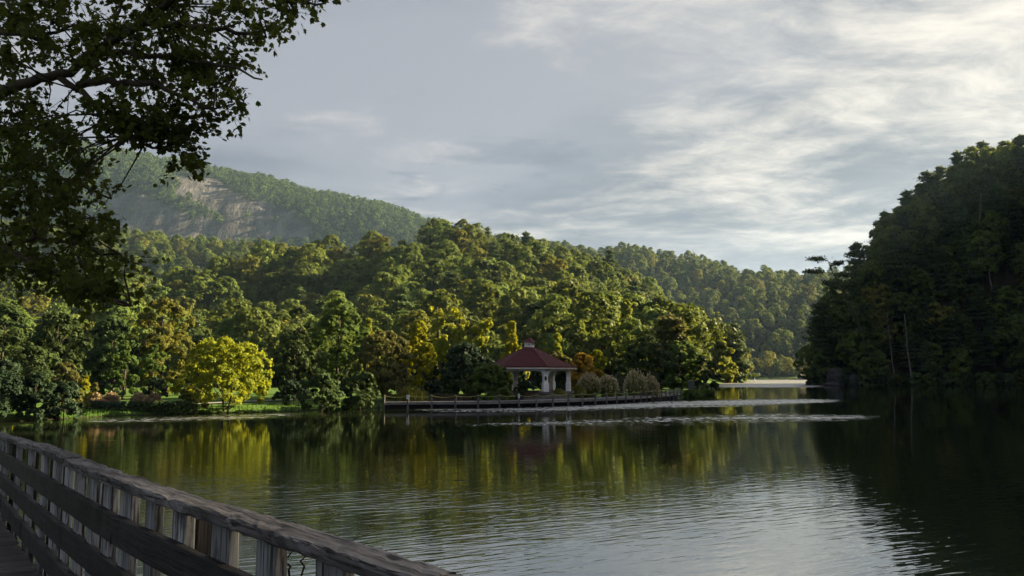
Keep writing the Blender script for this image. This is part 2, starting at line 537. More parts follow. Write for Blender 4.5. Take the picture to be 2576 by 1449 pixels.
def land(x, y):
    x, y = np.asarray(x, float), np.asarray(y, float)
    sd = shore_sd(x, y)
    base = np.where(sd > 0, 0.55 * (1 - np.exp(-np.maximum(sd, 0) / 1.6)) + 0.35 * sstep(sd, 3, 22), -np.minimum(2.2, 0.35 * -sd))
    up = sstep(sd, 1.0, 48)
    upr = sstep(sd, 0.0, 26)
    lump = 1 + 0.18 * (fbm(x, y, 70, 3, 5) - 0.5)
    h = base + ridge_height(RIDGES['near'], x, y) * up * lump
    h = np.maximum(h, base + ridge_height(RIDGES['spur'], x, y) * up * lump)
    h = np.maximum(h, base + ridge_height(RIDGES['foot'], x, y) * up * lump)
    h = np.maximum(h, base + ridge_height(RIDGES['mid'], x, y) * up * lump)
    h = np.maximum(h, base + ridge_height(RIDGES['far'], x, y) * sstep(sd, 0, 70) * lump)
    h = np.maximum(h, base + ridge_height(RIDGES['right'], x, y, 0.9) * upr)
    return h


MT_TREE = 9.0
MT = ridge_from_px([(-1500, 250, 1500, 620), (-800, 270, 1500, 620), (-300, 300, 1500, 620), (0, 345, 1500, 620), (230, 374, 1500, 620), (330, 384, 1500, 620), (430, 404, 1500, 620),
                    (530, 424, 1500, 620), (650, 444, 1500, 620), (800, 479, 1490, 600), (900, 504, 1470, 580), (1000, 549, 1440, 560), (1100, 584, 1410, 540), (1250, 606, 1380, 520), (1450, 640, 1350, 500)], MT_TREE)
ROCK_A = np.array([(270, 500), (330, 482), (400, 510), (470, 535), (560, 565), (620, 600), (580, 622), (420, 612), (330, 588), (270, 575)], float)
ROCK_B = np.array([(440, 445), (520, 448), (575, 472), (620, 500), (690, 525), (750, 555), (800, 580), (770, 602), (690, 600), (640, 606), (585, 578), (540, 535), (495, 505), (450, 484)], float)


def in_poly(poly, x, y):
    r = np.zeros(x.shape, bool)
    for i in range(len(poly)):
        ax, ay = poly[i]
        bx, by = poly[(i + 1) % len(poly)]
        if ay != by:
            r ^= ((ay > y) != (by > y)) & (x < (bx - ax) * (y - ay) / (by - ay) + ax)
    return r


def mountain(x, y):
    h = ridge_height(MT, x, y, 1.0)
    # the front is steepened into a cliff band below the shoulder
    q = np.clip((1500 - y) / 620, 0, 1)
    cliff = sstep(q, 0.30, 0.52) - sstep(q, 0.0, 1.0) * 0.85
    h = h - h * 0.16 * cliff
    h += (fbm(x, y, 120, 4, 3) - 0.5) * 26 * sstep(h, 10, 120)
    gully = np.abs(fbm(x * 1.0, y * 0.25, 46, 4, 8) - 0.5) * 2
    h -= (1 - gully) ** 3 * 8 * sstep(q, 0.2, 0.35) * sstep(q, 0.85, 0.6)
    return h


def rocky(x, y, z):
    px, py = to_px(x, y, z)
    jx = (fbm(x, z * 1.5, 30, 3, 21) - 0.5) * 40
    jy = (fbm(x, z * 1.5, 24, 3, 22) - 0.5) * 22
    return (in_poly(ROCK_A, px + jx, py + jy) | in_poly(ROCK_B, px + jx, py + jy)) & (y < 1480)


def grid_mesh(name, xs, ys, zf):
    X, Y = np.meshgrid(xs, ys)
    Z = zf(X, Y)
    nx, ny = len(xs), len(ys)
    v = np.stack([X.ravel(), Y.ravel(), Z.ravel()], 1)
    a = (np.arange(ny - 1)[:, None] * nx + np.arange(nx - 1)[None, :]).ravel()
    q = np.stack([a, a + 1, a + nx + 1, a + nx], 1)
    return np_mesh(name, v, q, True), X, Y, Z


def ground_mat():
    m, T = new_mat('lawn_and_forest_floor')
    geo = T.n('ShaderNodeNewGeometry')
    pos = geo.outputs['Position']
    z = T.n('ShaderNodeSeparateXYZ', {0: pos}).outputs[2]
    n1 = T.noise(pos, 0.35, 5, 0.6)
    n2 = T.noise(pos, 2.5, 4, 0.6)
    lawn = T.mix(T.ss(n1, 0.35, 0.65), (0.045, 0.095, 0.018), (0.080, 0.140, 0.028))
    lawn = T.mix(T.ss(n2, 0.55, 0.8, 0, 0.5), lawn, (0.085, 0.095, 0.030))
    wood = T.mix(T.ss(n1, 0.3, 0.7), (0.016, 0.018, 0.009), (0.040, 0.036, 0.018))
    c = T.mix(T.ss(T.math('ADD', z, T.math('MULTIPLY', n1, 0.8)), 1.9, 2.6), lawn, wood)
    c = T.mix(T.ss(T.math('ADD', z, T.math('MULTIPLY', n2, 0.12)), 0.20, 0.06), c, (0.030, 0.024, 0.016))
    bp = T.n('ShaderNodeBump', {'Height': n2, 'Strength': 1.0, 'Distance': 0.12})
    b = T.n('ShaderNodeBsdfPrincipled', {'Base Color': c, 'Roughness': 0.95, 'Specular IOR Level': 0.1, 'Normal': bp.outputs[0]})
    T.n('ShaderNodeOutputMaterial', {0: b.outputs[0]})
    return m


def axis(c, lo, hi, A, n):
    a, b = math.asinh((lo - c) / A), math.asinh((hi - c) / A)
    return c + A * np.sinh(np.linspace(a, b, n))


gx, gy = axis(0, -2600, 2600, 40, 300), axis(85, -250, 4200, 45, 280)
me, GX, GY, GZ = grid_mesh('ground', gx, gy, land)
tag(link('ground', me, ground_mat()), kind='structure')


def mountain_mat():
    m, T = new_mat('mountain_rock_and_floor')
    pos = T.n('ShaderNodeNewGeometry').outputs['Position']
    at_ = T.n('ShaderNodeAttribute', attribute_name='rock').outputs['Fac']
    st = T.noise(T.mapping(pos, scale=(0.045, 0.02, 0.008)), 1.0, 6, 0.62)
    cr = T.noise(T.mapping(pos, scale=(0.012, 0.012, 0.05)), 1.0, 5, 0.6)
    bl = T.noise(pos, 0.02, 4, 0.6)
    rock = T.mix(T.ss(st, 0.35, 0.68), (0.045, 0.046, 0.053), (0.130, 0.124, 0.128))
    rock = T.mix(T.ss(cr, 0.55, 0.42, 0, 0.55), rock, (0.060, 0.052, 0.048))
    rock = T.mix(T.ss(bl, 0.52, 0.7, 0, 0.6), rock, (0.150, 0.136, 0.130))
    c = T.mix(at_, (0.026, 0.036, 0.014), rock)
    bp = T.n('ShaderNodeBump', {'Height': T.math('ADD', st, T.math('MULTIPLY', cr, 0.5)), 'Strength': 1.0, 'Distance': 9.0})
    b = T.n('ShaderNodeBsdfPrincipled', {'Base Color': c, 'Roughness': 0.9, 'Specular IOR Level': 0.2, 'Normal': bp.outputs[0]})
    T.n('ShaderNodeOutputMaterial', {0: b.outputs[0]})
    return m


me, MX, MY, MZ = grid_mesh('mountain', np.linspace(-1900, 500, 360), np.concatenate([np.linspace(880, 1520, 130), np.linspace(1530, 2150, 25)]), lambda a, b: mountain(a, b) - 6)
rk = me.attributes.new('rock', 'FLOAT', 'POINT')
rk.data.foreach_set('value', rocky(MX, MY, MZ).astype(np.float32).ravel())
tag(link('mountain', me, mountain_mat()), kind='structure')


# ------------------------------------------------------------------ the lake
def water_mat():
    m, T = new_mat('lake_water')
    pos = T.n('ShaderNodeNewGeometry').outputs['Position']
    ruf = T.n('ShaderNodeAttribute', attribute_name='ruffle').outputs['Fac']
    brk = T.noise(T.mapping(pos, scale=(0.10, 0.32, 1)), 1.0, 5, 0.65)
    spk = T.noise(T.mapping(pos, scale=(2.2, 0.7, 1)), 1.0, 3, 0.6)
    pat = T.math('ADD', T.math('MULTIPLY', T.math('SUBTRACT', brk, 0.5), 2.4), T.math('MULTIPLY', T.math('SUBTRACT', spk, 0.5), 3.6))
    ruf = T.ss(T.math('MULTIPLY', ruf, T.math('ADD', pat, 1.0)), 0.08, 1.15)
    amp = T.n('ShaderNodeAttribute', attribute_name='swell').outputs['Fac']
    turn = T.mapping(pos, rot=(0, 0, math.radians(-27)))
    turn2 = T.mapping(pos, rot=(0, 0, math.radians(-8)))
    r1 = T.noise(T.mapping(turn, scale=(1.0, 4.6, 1)), 1.0, 2, 0.5, 0.35)
    r2 = T.noise(T.mapping(turn2, scale=(0.22, 0.75, 1)), 1.0, 2, 0.5, 0.3)
    r3 = T.noise(T.mapping(turn, scale=(2.4, 5.5, 1)), 1.0, 2, 0.5, 0.2)
    hgt = T.math('ADD', T.math('MULTIPLY', r1, 0.020), T.math('ADD', T.math('MULTIPLY', r2, 0.014), T.math('MULTIPLY', r3, 0.002)))
    hgt = T.math('MULTIPLY', hgt, amp)
    hgt = T.math('ADD', hgt, T.math('MULTIPLY', T.math('MULTIPLY', r3, T.math('POWER', ruf, 2.2)), 0.06))
    bp = T.n('ShaderNodeBump', {'Height': hgt, 'Strength': 1.0, 'Distance': 1.0})
    b = T.n('ShaderNodeBsdfPrincipled', {'Base Color': (0.010, 0.014, 0.006, 1), 'Roughness': T.math('ADD', T.math('MULTIPLY', T.math('POWER', ruf, 1.5), 0.38), 0.010), 'IOR': 6.0,
                                          'Specular IOR Level': 0.5, 'Normal': bp.outputs[0]})
    T.n('ShaderNodeOutputMaterial', {0: b.outputs[0]})
    return m


def band(x, y, pts, px0, px1):
    """ruffled strip through points given as (px, py, half thickness in px)"""
    w = np.array([on_z(p[0], p[1]) for p in pts])
    hw = np.array([(on_z(p[0], p[1] - p[2])[1] - on_z(p[0], p[1] + p[2])[1]) / 2 for p in pts])
    # follow the strip by bearing from the viewer's shore point
    yc = np.interp(x / np.maximum(y, 1), w[:, 0] / w[:, 1], w[:, 1])
    hh = np.interp(x / np.maximum(y, 1), w[:, 0] / w[:, 1], hw)
    e = np.abs(y - yc) / hh
    ends = sstep(x / np.maximum(y, 1), w[0, 0] / w[0, 1] - 0.03, w[0, 0] / w[0, 1] + 0.03) * sstep(x / np.maximum(y, 1), w[-1, 0] / w[-1, 1] + 0.05, w[-1, 0] / w[-1, 1] - 0.03)
    return 0.9 * (1 - sstep(e, 0.0, 2.1)) * ends


lx = axis(5, -700, 900, 40, 260)
ly = np.concatenate([np.linspace(-250, 0, 10)[:-1], axis(20, 0, 700, 60, 420)])
X, Y = np.meshgrid(lx, ly)
ruf = np.zeros_like(X)
for wt, b in ((0.95, [(190, 1059, 4), (420, 1054, 6), (600, 1049, 7), (740, 1043, 4)]),
              (1.25, [(1040, 1031, 3), (1150, 1029, 6), (1300, 1028, 8), (1480, 1022, 8), (1700, 1016, 8), (1900, 1011, 7), (2090, 1008, 4)]),
              (0.70, [(1130, 1070, 3), (1350, 1066, 7), (1550, 1060, 11), (1750, 1054, 14), (1950, 1050, 13), (2200, 1049, 8)])):
    ruf = np.maximum(ruf, wt * band(X, Y, b, 0, 0))
ruf = np.maximum(ruf, 1.6 * sstep(Y, 200, 225) * (1 - sstep(X / np.maximum(Y, 1), 0.365, 0.40)) * sstep(X / np.maximum(Y, 1), 0.18, 0.25))
nx, ny = len(lx), len(ly)
a = (np.arange(ny - 1)[:, None] * nx + np.arange(nx - 1)[None, :]).ravel()
me = np_mesh('lake', np.stack([X.ravel(), Y.ravel(), np.zeros(X.size)], 1), np.stack([a, a + 1, a + nx + 1, a + nx], 1), True)
me.attributes.new('ruffle', 'FLOAT', 'POINT').data.foreach_set('value', ruf.astype(np.float32).ravel())
swell = 0.15 + 0.36 * np.exp(-((Y - 21 - 0.25 * X) / 7.5) ** 2) + 0.40 * np.exp(-np.maximum(Y, 0) / 16) * (1 - sstep(X, -2.5, 3.0)) 
swell = swell * (0.55 + 0.9 * sstep(fbm(X * 0.6 + 40, Y, 9, 3, 31), 0.40, 0.62))
swell = swell + 0.22 * sstep(X / np.maximum(Y, 1), 0.33, 0.44) * sstep(Y, 40, 12)
me.attributes.new('swell', 'FLOAT', 'POINT').data.foreach_set('value', swell.astype(np.float32).ravel())
tag(link('lake', me, water_mat()), kind='structure')


# ------------------------------------------------------------------ foliage
def unit(v):
    return v / (np.linalg.norm(v, axis=-1, keepdims=True) + 1e-9)


def cards(c, nrm, size, rng, aspect=0.75, droop=0.0):
    """diamond leaf cards: centres, facing directions, half lengths"""
    n = len(c)
    r = rng.normal(size=(n, 3))
    t = unit(np.cross(nrm, r))
    if droop:
        t = unit(t * (1 - droop) + np.array([0, 0, -1.0]) * droop)
        nrm = unit(nrm - t * np.sum(nrm * t, 1, keepdims=True))
    b = np.cross(nrm, t)
    s = size[:, None]
    bend = nrm * s * 0.22
    v = np.empty((n, 4, 3))
    v[:, 0] = c - t * s
    v[:, 1] = c + b * s * aspect - bend
    v[:, 2] = c + t * s
    v[:, 3] = c - b * s * aspect - bend
    return v.reshape(-1, 3), np.arange(n * 4).reshape(n, 4)


def sphere_dirs(n, rng):
    return unit(rng.normal(size=(n, 3)))


PROFILE = {
    'round': lambda t: np.sqrt(np.clip(1 - (2 * t - 0.9) ** 2 * 0.95, 0.05, 1)),
    'dome': lambda t: np.sqrt(np.clip(1 - t ** 2.2, 0.03, 1)),
    'cone': lambda t: np.clip(1.02 - t * 0.97, 0.04, 1) * (0.75 + 0.25 * np.minimum(1, t * 6)),
    'egg': lambda t: np.clip(np.sin(np.pi * (t * 0.86 + 0.12)) ** 0.75, 0.08, 1),
    'flame': lambda t: np.clip(np.sin(np.pi * np.minimum(1, t * 0.78 + 0.22)) ** 0.9, 0.06, 1),
    'pine': lambda t: np.clip(1.0 - t ** 1.5 * 0.85, 0.1, 1),
}


def crown_mesh(name, seed, h, r, zb, profile='round', lobes=18, lobe_r=0.42, squash=0.8, tufts=14, leaves=24, leaf=0.3,
               tuft_r=0.34, droop=0.0, gap=0.0, fill=1.0, wobble=0.15, rx=1.0):
    """leaf cards gathered in tufts, tufts gathered in boughs; returns mesh and the bough centres"""
    rng = np.random.default_rng(seed)
    pf = PROFILE[profile]
    C, N, S, cen = [], [], [], []
    ph = rng.random() * 6.28
    for i in range(lobes):
        t = (i + 0.25 + rng.random() * 0.5) / lobes
        env = float(pf(t)) * r
        ang = ph + i * 2.39996 + rng.normal() * 0.25
        lr = r * lobe_r * (0.65 + 0.7 * rng.random()) * (0.45 + 0.55 * env / r)
        rad = max(env - lr * 0.7, env * 0.22) * (0.45 + 0.6 * math.sqrt(rng.random())) * (1 + wobble * rng.normal())
        zc = zb + (h - zb) * t
        zc = min(max(zc, zb + lr * squash * 0.5), h - lr * squash * 0.8)
        c = np.array([math.cos(ang) * rad * rx, math.sin(ang) * rad, zc])
        cen.append(c)
        if rng.random() < gap:
            continue
        d = sphere_dirs(int(tufts * (0.7 + 0.6 * rng.random())), rng)
        d = d[(d[:, 2] > -0.55)]
        outw = np.array([math.cos(ang), math.sin(ang), 0.35])
        d = d[(d @ outw > -0.62)]
        tc = c + d * np.array([lr, lr, lr * squash]) * (0.72 + 0.34 * rng.random((len(d), 1)))
        tr = lr * tuft_r * (0.7 + 0.6 * rng.random(len(d)))
        k = leaves
        dd = sphere_dirs(len(d) * k, rng)
        flip = np.sum(dd * np.repeat(d, k, 0), 1) < -0.25
        dd[flip] *= -1
        pos = np.repeat(tc, k, 0) + dd * (np.repeat(tr, k)[:, None]) * (0.35 + 0.75 * rng.random((len(dd), 1))) * np.array([1, 1, 0.8])
        nr = unit(dd * 0.7 + np.repeat(d, k, 0) * 0.5 + rng.normal(size=dd.shape) * 0.38 + np.array([0, 0, 0.25]))
        C.append(pos)
        N.append(nr)
        S.append(leaf * (0.45 + 0.95 * rng.random(len(pos)) ** 1.3))
    C, N, S = np.vstack(C), np.vstack(N), np.concatenate(S)
    v, q = cards(C, N, S, rng, droop=droop)
    return np_mesh(name, v, q), np.array(cen)


def pine_mesh(name, seed, h, r, zb, whorls=9, leaf=0.35, dens=1.0, lean=(0, 0)):
    """layered plumes of needles on near-level branches"""
    rng = np.random.default_rng(seed)
    C, N, S, cen = [], [], [], []
    for i in range(whorls):
        t = (i + 0.5) / whorls
        z = zb + (h - zb) * t
        rr = r * (1.0 - 0.78 * t ** 1.4) * (0.75 + 0.5 * rng.random())
        nb = 4 + int(rng.random() * 3)
        a0 = rng.random() * 6.28
        for k in range(nb):
            a = a0 + k * 6.28 / nb + rng.normal() * 0.3
            L = rr * (0.6 + 0.5 * rng.random())
            for s in (0.55, 0.95):
                p = np.array([math.cos(a) * L * s, math.sin(a) * L * s, z + 0.12 * L * s + rng.normal() * 0.25])
                cen.append(p)
                n = int(46 * dens)
                q = rng.normal(size=(n, 3)) * np.array([0.24 * L + 0.35, 0.24 * L + 0.35, 0.22])
                C.append(p + q)
                N.append(unit(rng.normal(size=(n, 3)) * 0.55 + np.array([0, 0, 0.8]) + np.array([math.cos(a), math.sin(a), 0]) * 0.35))
                S.append(leaf * (0.6 + 0.7 * rng.random(n)))
    n = int(120 * dens)
    C.append(np.array([0, 0, h - 1.0]) + rng.normal(size=(n, 3)) * np.array([0.35, 0.35, 0.8]))
    N.append(unit(rng.normal(size=(n, 3)) + np.array([0, 0, 0.6])))
    S.append(leaf * (0.5 + 0.6 * rng.random(n)))
    v, q = cards(np.vstack(C), np.vstack(N), np.concatenate(S), rng, aspect=0.5)
    return np_mesh(name, v, q), np.array(cen)


def trunk_mesh(name, seed, h, r0, zb, cen, nl=7, stems=1, lean=0.0):
    rng = np.random.default_rng(seed + 999)
    mb = MB()
    for s in range(stems):
        a = rng.random() * 6.28
        off = np.array([math.cos(a), math.sin(a), 0]) * (0.0 if stems == 1 else r0 * 1.2)
        spread = (0.10 if stems > 1 else 0.03) * h
        pts, rad = [], []
        top = h * 0.82
        for i in range(7):
            t = i / 6
            w = rng.normal(size=3) * 0.02 * h * t
            pts.append(off * (1 + t) + np.array([math.cos(a) * spread * t + w[0] + lean * t * h, math.sin(a) * spread * t + w[1], -0.4 + (top + 0.4) * t]))
            rad.append(r0 * (1.35 if i == 0 else 1) * (1 - 0.85 * t) / (1 if stems == 1 else 1.5))
        mb.tube(pts, rad, 7)
        idx = rng.permutation(len(cen))[:nl]
        for j in idx:
            c = cen[j]
            zt = max(zb * 0.6, c[2] - 0.28 * h * (0.5 + rng.random()))
            tt = min(max(zt / top, 0.1), 0.9)
            k = int(tt * 6)
            b = pts[k] + (pts[min(k + 1, 6)] - pts[k]) * (tt * 6 - k)
            mid = (b + c) / 2 + np.array([0, 0, 0.03 * h]) + rng.normal(size=3) * 0.015 * h
            mb.tube([b, mid, c], [r0 * 0.42 * (1 - tt * 0.6), r0 * 0.24 * (1 - tt * 0.6), r0 * 0.08], 5)
    me = bpy.data.meshes.new(name)
    me.from_pydata(mb.v, [], mb.f)
    me.polygons.foreach_set('use_smooth', np.ones(len(me.polygons), dtype=bool))
    me.update()
    return me


def set_mat(me, m):
    me.materials.append(m)
    return me


# --- kinds of tree for the wooded hills: (crown mesh, trunk mesh, height, crown radius)
KINDS = []
for i in range(7):
    h, r = 15 + (i * 7 % 5) * 0.8, 5.0 + (i * 3 % 4) * 0.35
    prof = ['round', 'egg', 'round', 'dome', 'egg', 'round', 'flame'][i]
    cm, cen = crown_mesh('crown', 100 + i, h, r, h * 0.22, prof, lobes=17, lobe_r=0.46, squash=0.78, tufts=20, leaves=25, leaf=0.38, tuft_r=0.40, wobble=0.28)
    set_mat(cm, M['oak_warm'] if i == 5 else M['oak'])
    tm = set_mat(trunk_mesh('trunk', 100 + i, h, 0.26, h * 0.22, cen), M['bark'])
    KINDS.append(('broadleaf_tree', cm, tm, h, r))
for i in range(3):
    h, r = 19 + i * 1.5, 4.2
    cm, cen = pine_mesh('crown', 140 + i, h, r, h * 0.25, whorls=9, leaf=0.42, dens=1.3)
    set_mat(cm, M['pine'])
    tm = set_mat(trunk_mesh('trunk', 140 + i, h * 1.12, 0.24, h * 0.3, cen, 12), M['bark'])
    KINDS.append(('pine_tree', cm, tm, h, r))
LOW = []
for i in range(4):
    cm, cen = crown_mesh('crown', 160 + i, 12.5, 5.0, 2.0, ['round', 'dome', 'egg', 'round'][i], lobes=9, lobe_r=0.52, squash=0.8, tufts=9, leaves=9, leaf=0.95, tuft_r=0.5)
    LOW.append(set_mat(cm, M['mount']))


def scatter(x0, x1, y0, y1, step, seed, test):
    rng = np.random.default_rng(seed)
    xs, ys = np.arange(x0, x1, step), np.arange(y0, y1, step)
    X, Y = np.meshgrid(xs, ys)
    X = X + (np.arange(len(ys)) % 2)[:, None] * step * 0.5 + rng.uniform(-0.36, 0.36, X.shape) * step
    Y = Y + rng.uniform(-0.36, 0.36, Y.shape) * step
    X, Y = X.ravel(), Y.ravel()
    Z = land(X, Y)
    k = test(X, Y, Z)
    return np.stack([X[k], Y[k], Z[k]], 1)


def hill_of(x, y):
    hs = np.stack([ridge_height(RIDGES[k], x, y) for k in ('near', 'mid', 'far', 'right')])
    return hs.argmax(0)


sdf = shore_sd
P_near = scatter(-330, 130, 128, 420, 7.4, 1, lambda x, y, z: (sdf(x, y) > 3.0) & ((ridge_height(RIDGES['near'], x, y) > 1.2) | ((y > 152) & (y < 330))) & (np.abs(x / y) < 0.80))
P_right = np.vstack([scatter(85, 330, 205, 380, 5.4, 2, lambda x, y, z: (sdf(x, y) > 1.5) & (ridge_height(RIDGES['right'], x, y) > 0.8) & (y < 308)),
                     scatter(85, 330, -120, 205, 8.8, 22, lambda x, y, z: (sdf(x, y) > 1.5) & (ridge_height(RIDGES['right'], x, y) > 0.8))])  # out-of-view trees added on the unseen ridge for their shadow
P_far = scatter(-150, 720, 545, 840, 9.6, 3, lambda x, y, z: (sdf(x, y) > 2.0) & (ridge_height(RIDGES['far'], x, y) > 2) & (x / y > -0.1) & (x / y < 0.75))
P_mid = scatter(-640, 160, 420, 740, 9.5, 4, lambda x, y, z: (sdf(x, y) > 3) & (np.abs(x / y) < 0.8) & (hill_of(x, y) == 1) & (z > 2))


def visible(P, top):
    """which tree tops the viewer sees over the land (with its cover of trees) in front"""
    tip = P + np.array([0, 0, 1.0]) * np.array(top)[:, None]
    ok = np.ones(len(P), bool)
    for t in np.linspace(0.25, 0.985, 40):
        q = np.array([0, 0, EYE]) * (1 - t) + tip * t
        gap = np.linalg.norm((tip - q)[:, :2], axis=1)
        cover = land(q[:, 0], q[:, 1])
        cover = cover + np.where((cover > 2.5) & (gap > 7), 11.0, 0)
        ok &= q[:, 2] > cover
    return ok


def choose(P, seed, pines, lo=0.55, hi=1.20):
    rng = np.random.default_rng(seed)
    k = rng.integers(0, 7, len(P))
    k = np.where(rng.random(len(P)) < pines, rng.integers(7, 10, len(P)), k)
    s = (lo + (hi - lo) * rng.random(len(P)) ** 1.25) * np.where(k >= 7, 0.92, 1.0)
    # trees stay smaller right at the shore's tip so the point tapers
    return k, s, rng.uniform(0, 6.28, len(P))


def place_tree(kind, loc, s, rz, label, cat, group, sz=None):
    nm, cm, tm, h, r = KINDS[kind]
    e = empty(nm, loc, rz)
    e.scale = (s, s, sz or s)
    tag(e, label, cat, group)
    link('crown', cm, None, e)
    link('trunk', tm, None, e)
    return e


def instance_stuff(name, P, k, s, rz, protos, label):
    """one object holding an uncountable mass of trees"""
    me = bpy.data.meshes.new(name)
    me.vertices.add(len(P))
    me.vertices.foreach_set('co', np.asarray(P, np.float32).ravel())
    me.attributes.new('kind_index', 'INT', 'POINT').data.foreach_set('value', np.asarray(k, np.int32))
    me.attributes.new('tree_size', 'FLOAT', 'POINT').data.foreach_set('value', np.asarray(s, np.float32))
    me.attributes.new('tree_turn', 'FLOAT', 'POINT').data.foreach_set('value', np.asarray(rz, np.float32))
    o = link(name, me)
    ng = bpy.data.node_groups.new(name, 'GeometryNodeTree')
    ng.interface.new_socket('Geometry', in_out='INPUT', socket_type='NodeSocketGeometry')
    ng.interface.new_socket('Geometry', in_out='OUTPUT', socket_type='NodeSocketGeometry')
    gi, go = ng.nodes.new('NodeGroupInput'), ng.nodes.new('NodeGroupOutput')
    join = ng.nodes.new('GeometryNodeJoinGeometry')

    def attr(nm, typ):
        a = ng.nodes.new('GeometryNodeInputNamedAttribute')
        a.data_type = typ
        a.inputs['Name'].default_value = nm
        return a.outputs['Attribute']
    ki, ts, tr = attr('kind_index', 'INT'), attr('tree_size', 'FLOAT'), attr('tree_turn', 'FLOAT')
    rot = ng.nodes.new('ShaderNodeCombineXYZ')
    ng.links.new(tr, rot.inputs[2])
    sep = ng.nodes.new('GeometryNodeMeshToPoints')
    ng.links.new(gi.outputs[0], sep.inputs['Mesh'])
    for j, ob in enumerate(protos):
        cmp_ = ng.nodes.new('FunctionNodeCompare')
        cmp_.data_type, cmp_.operation = 'INT', 'EQUAL'
        ng.links.new(ki, cmp_.inputs['A'] if False else [i for i in cmp_.inputs if i.type == 'INT'][0])
        [i for i in cmp_.inputs if i.type == 'INT'][1].default_value = j
        oi = ng.nodes.new('GeometryNodeObjectInfo')
        oi.inputs['Object'].default_value = ob
        oi.inputs['As Instance'].default_value = True
        oi.transform_space = 'ORIGINAL'
        ip = ng.nodes.new('GeometryNodeInstanceOnPoints')
        ng.links.new(sep.outputs[0], ip.inputs['Points'])
        ng.links.new(cmp_.outputs[0], ip.inputs['Selection'])
        ng.links.new(oi.outputs['Geometry'], ip.inputs['Instance'])
        ng.links.new(rot.outputs[0], ip.inputs['Rotation'])
        ng.links.new(ts, ip.inputs['Scale'])
        ng.links.new(ip.outputs[0], join.inputs[0])
    ng.links.new(join.outputs[0], go.inputs[0])
    md = o.modifiers.new('trees', 'NODES')
    md.node_group = ng
    tag(o, label, 'forest', kind='stuff')
    return o


P_near = P_near[visible(P_near, np.full(len(P_near), 24.0))]
P_far = P_far[visible(P_far, np.full(len(P_far), 24.0))]
P_mid = P_mid[visible(P_mid, np.full(len(P_mid), 24.0))]
kN, sN, rN = choose(P_near, 11, 0.07)
kR, sR, rR = choose(P_right, 12, 0.45, 0.60, 1.20)
TOPS = np.array([k[3] for k in KINDS])
visN = visible(P_near, TOPS[kN] * sN * 0.95)
visR = visible(P_right, TOPS[kR] * sR * 0.95) & (np.abs(P_right[:, 0] / np.maximum(P_right[:, 1], 1)) < 0.66) & (P_right[:, 1] > 150)
sizeN = np.where(visN & (np.abs(P_near[:, 0] / P_near[:, 1]) < 0.65), sN / P_near[:, 1], 0)
sizeR = np.where(visR, sR / np.maximum(P_right[:, 1], 1), 0)
pickN = np.argsort(-sizeN)[:min(150, int((sizeN > 0).sum()))]
pickR = np.argsort(-sizeR)[:min(110, int((sizeR > 0).sum()))]
first = {}
for P, k, s, rz, pick, where, grp in ((P_near, kN, sN, rN, pickN, 'on the wooded hill behind the red roofed gazebo', 'trees of the hill behind the gazebo'),
                                      (P_right, kR, sR, rR, pickR, 'on the dark steep slope across the lake', 'trees of the dark slope beyond the boulder')):
    for i in pick:
        nm = KINDS[k[i]][0]
        ppx, ppy = to_px(P[i][0], P[i][1], P[i][2] + TOPS[k[i]] * s[i])
        big = 'large ' if s[i] > 0.95 else ('small ' if s[i] < 0.68 else '')
        if 'gazebo' in where:
            spot = 'above the willow' if ppx < 700 else 'above the dark clump' if ppx < 960 else 'above the maple' if ppx < 1240 else 'behind the gazebo' if ppx < 1560 else 'above the dock end'
            lvl = 'near the crest of' if ppy < 690 else ('halfway up' if ppy < 780 else 'at the foot of')
            where_ = lvl + ' the wooded hill ' + spot
        else:
            spot = 'near the leaning pine' if ppx < 2180 else 'around the low bare trunks' if ppx < 2370 else 'towards the high dead trunk'
            lvl = 'high on' if ppy < 600 else ('halfway up' if ppy < 780 else 'low on')
            where_ = lvl + ' the dark steep slope ' + spot
        lab = big + ('layered pine ' if nm == 'pine_tree' else 'round green tree ') + where_
        e = place_tree(int(k[i]), P[i] - np.array([0, 0, 0.3]), float(s[i]), float(rz[i]), lab, 'tree', grp + ': ' + lab)
        first.setdefault(int(k[i]), e.children[0])
protos = [first[j] if j in first else None for j in range(len(KINDS))]
for j in range(len(KINDS)):
    if protos[j] is None:
        protos[j] = protos[0]
rest = np.concatenate([np.delete(np.arange(len(P_near)), pickN)])
restR = np.delete(np.arange(len(P_right)), pickR)
far_k, far_s, far_r = choose(P_far, 13, 0.10)
mid_k, mid_s, mid_r = choose(P_mid, 14, 0.06)
instance_stuff('forest', np.vstack([P_near[rest], P_right[restR], P_far, P_mid]),
               np.concatenate([kN[rest], kR[restR], far_k, mid_k]), np.concatenate([sN[rest], sR[restR], far_s, mid_s]),
               np.concatenate([rN[rest], rR[restR], far_r, mid_r]), protos, 'unbroken green woodland covering the hills around the lake')

# woodland of the mountain
rng = np.random.default_rng(77)
xs, ys = np.meshgrid(np.arange(-1500, 330, 11.0), np.arange(900, 1545, 11.0))
xs = xs + rng.uniform(-4, 4, xs.shape)
ys = ys + rng.uniform(-4, 4, ys.shape)
xs, ys = xs.ravel(), ys.ravel()
zs = mountain(xs, ys) - 6
bare = rocky(xs, ys, zs) | rocky(xs, ys, zs + 5)
keep = (np.abs(xs / ys) < 0.85) & (zs > 25) & (~bare | (rng.random(len(xs)) < 0.03))
PM = np.stack([xs, ys, zs], 1)[keep]
low_objs = []
for i, cm in enumerate(LOW):
    low_objs.append(bpy.data.objects.new('mountain_tree_crown', cm))
instance_stuff('mountain_forest', PM, rng.integers(0, 4, len(PM)), rng.uniform(0.65, 1.35, len(PM)), rng.uniform(0, 6.28, len(PM)), low_objs,
               'hazy green woodland covering the mountain around the bare rock face')


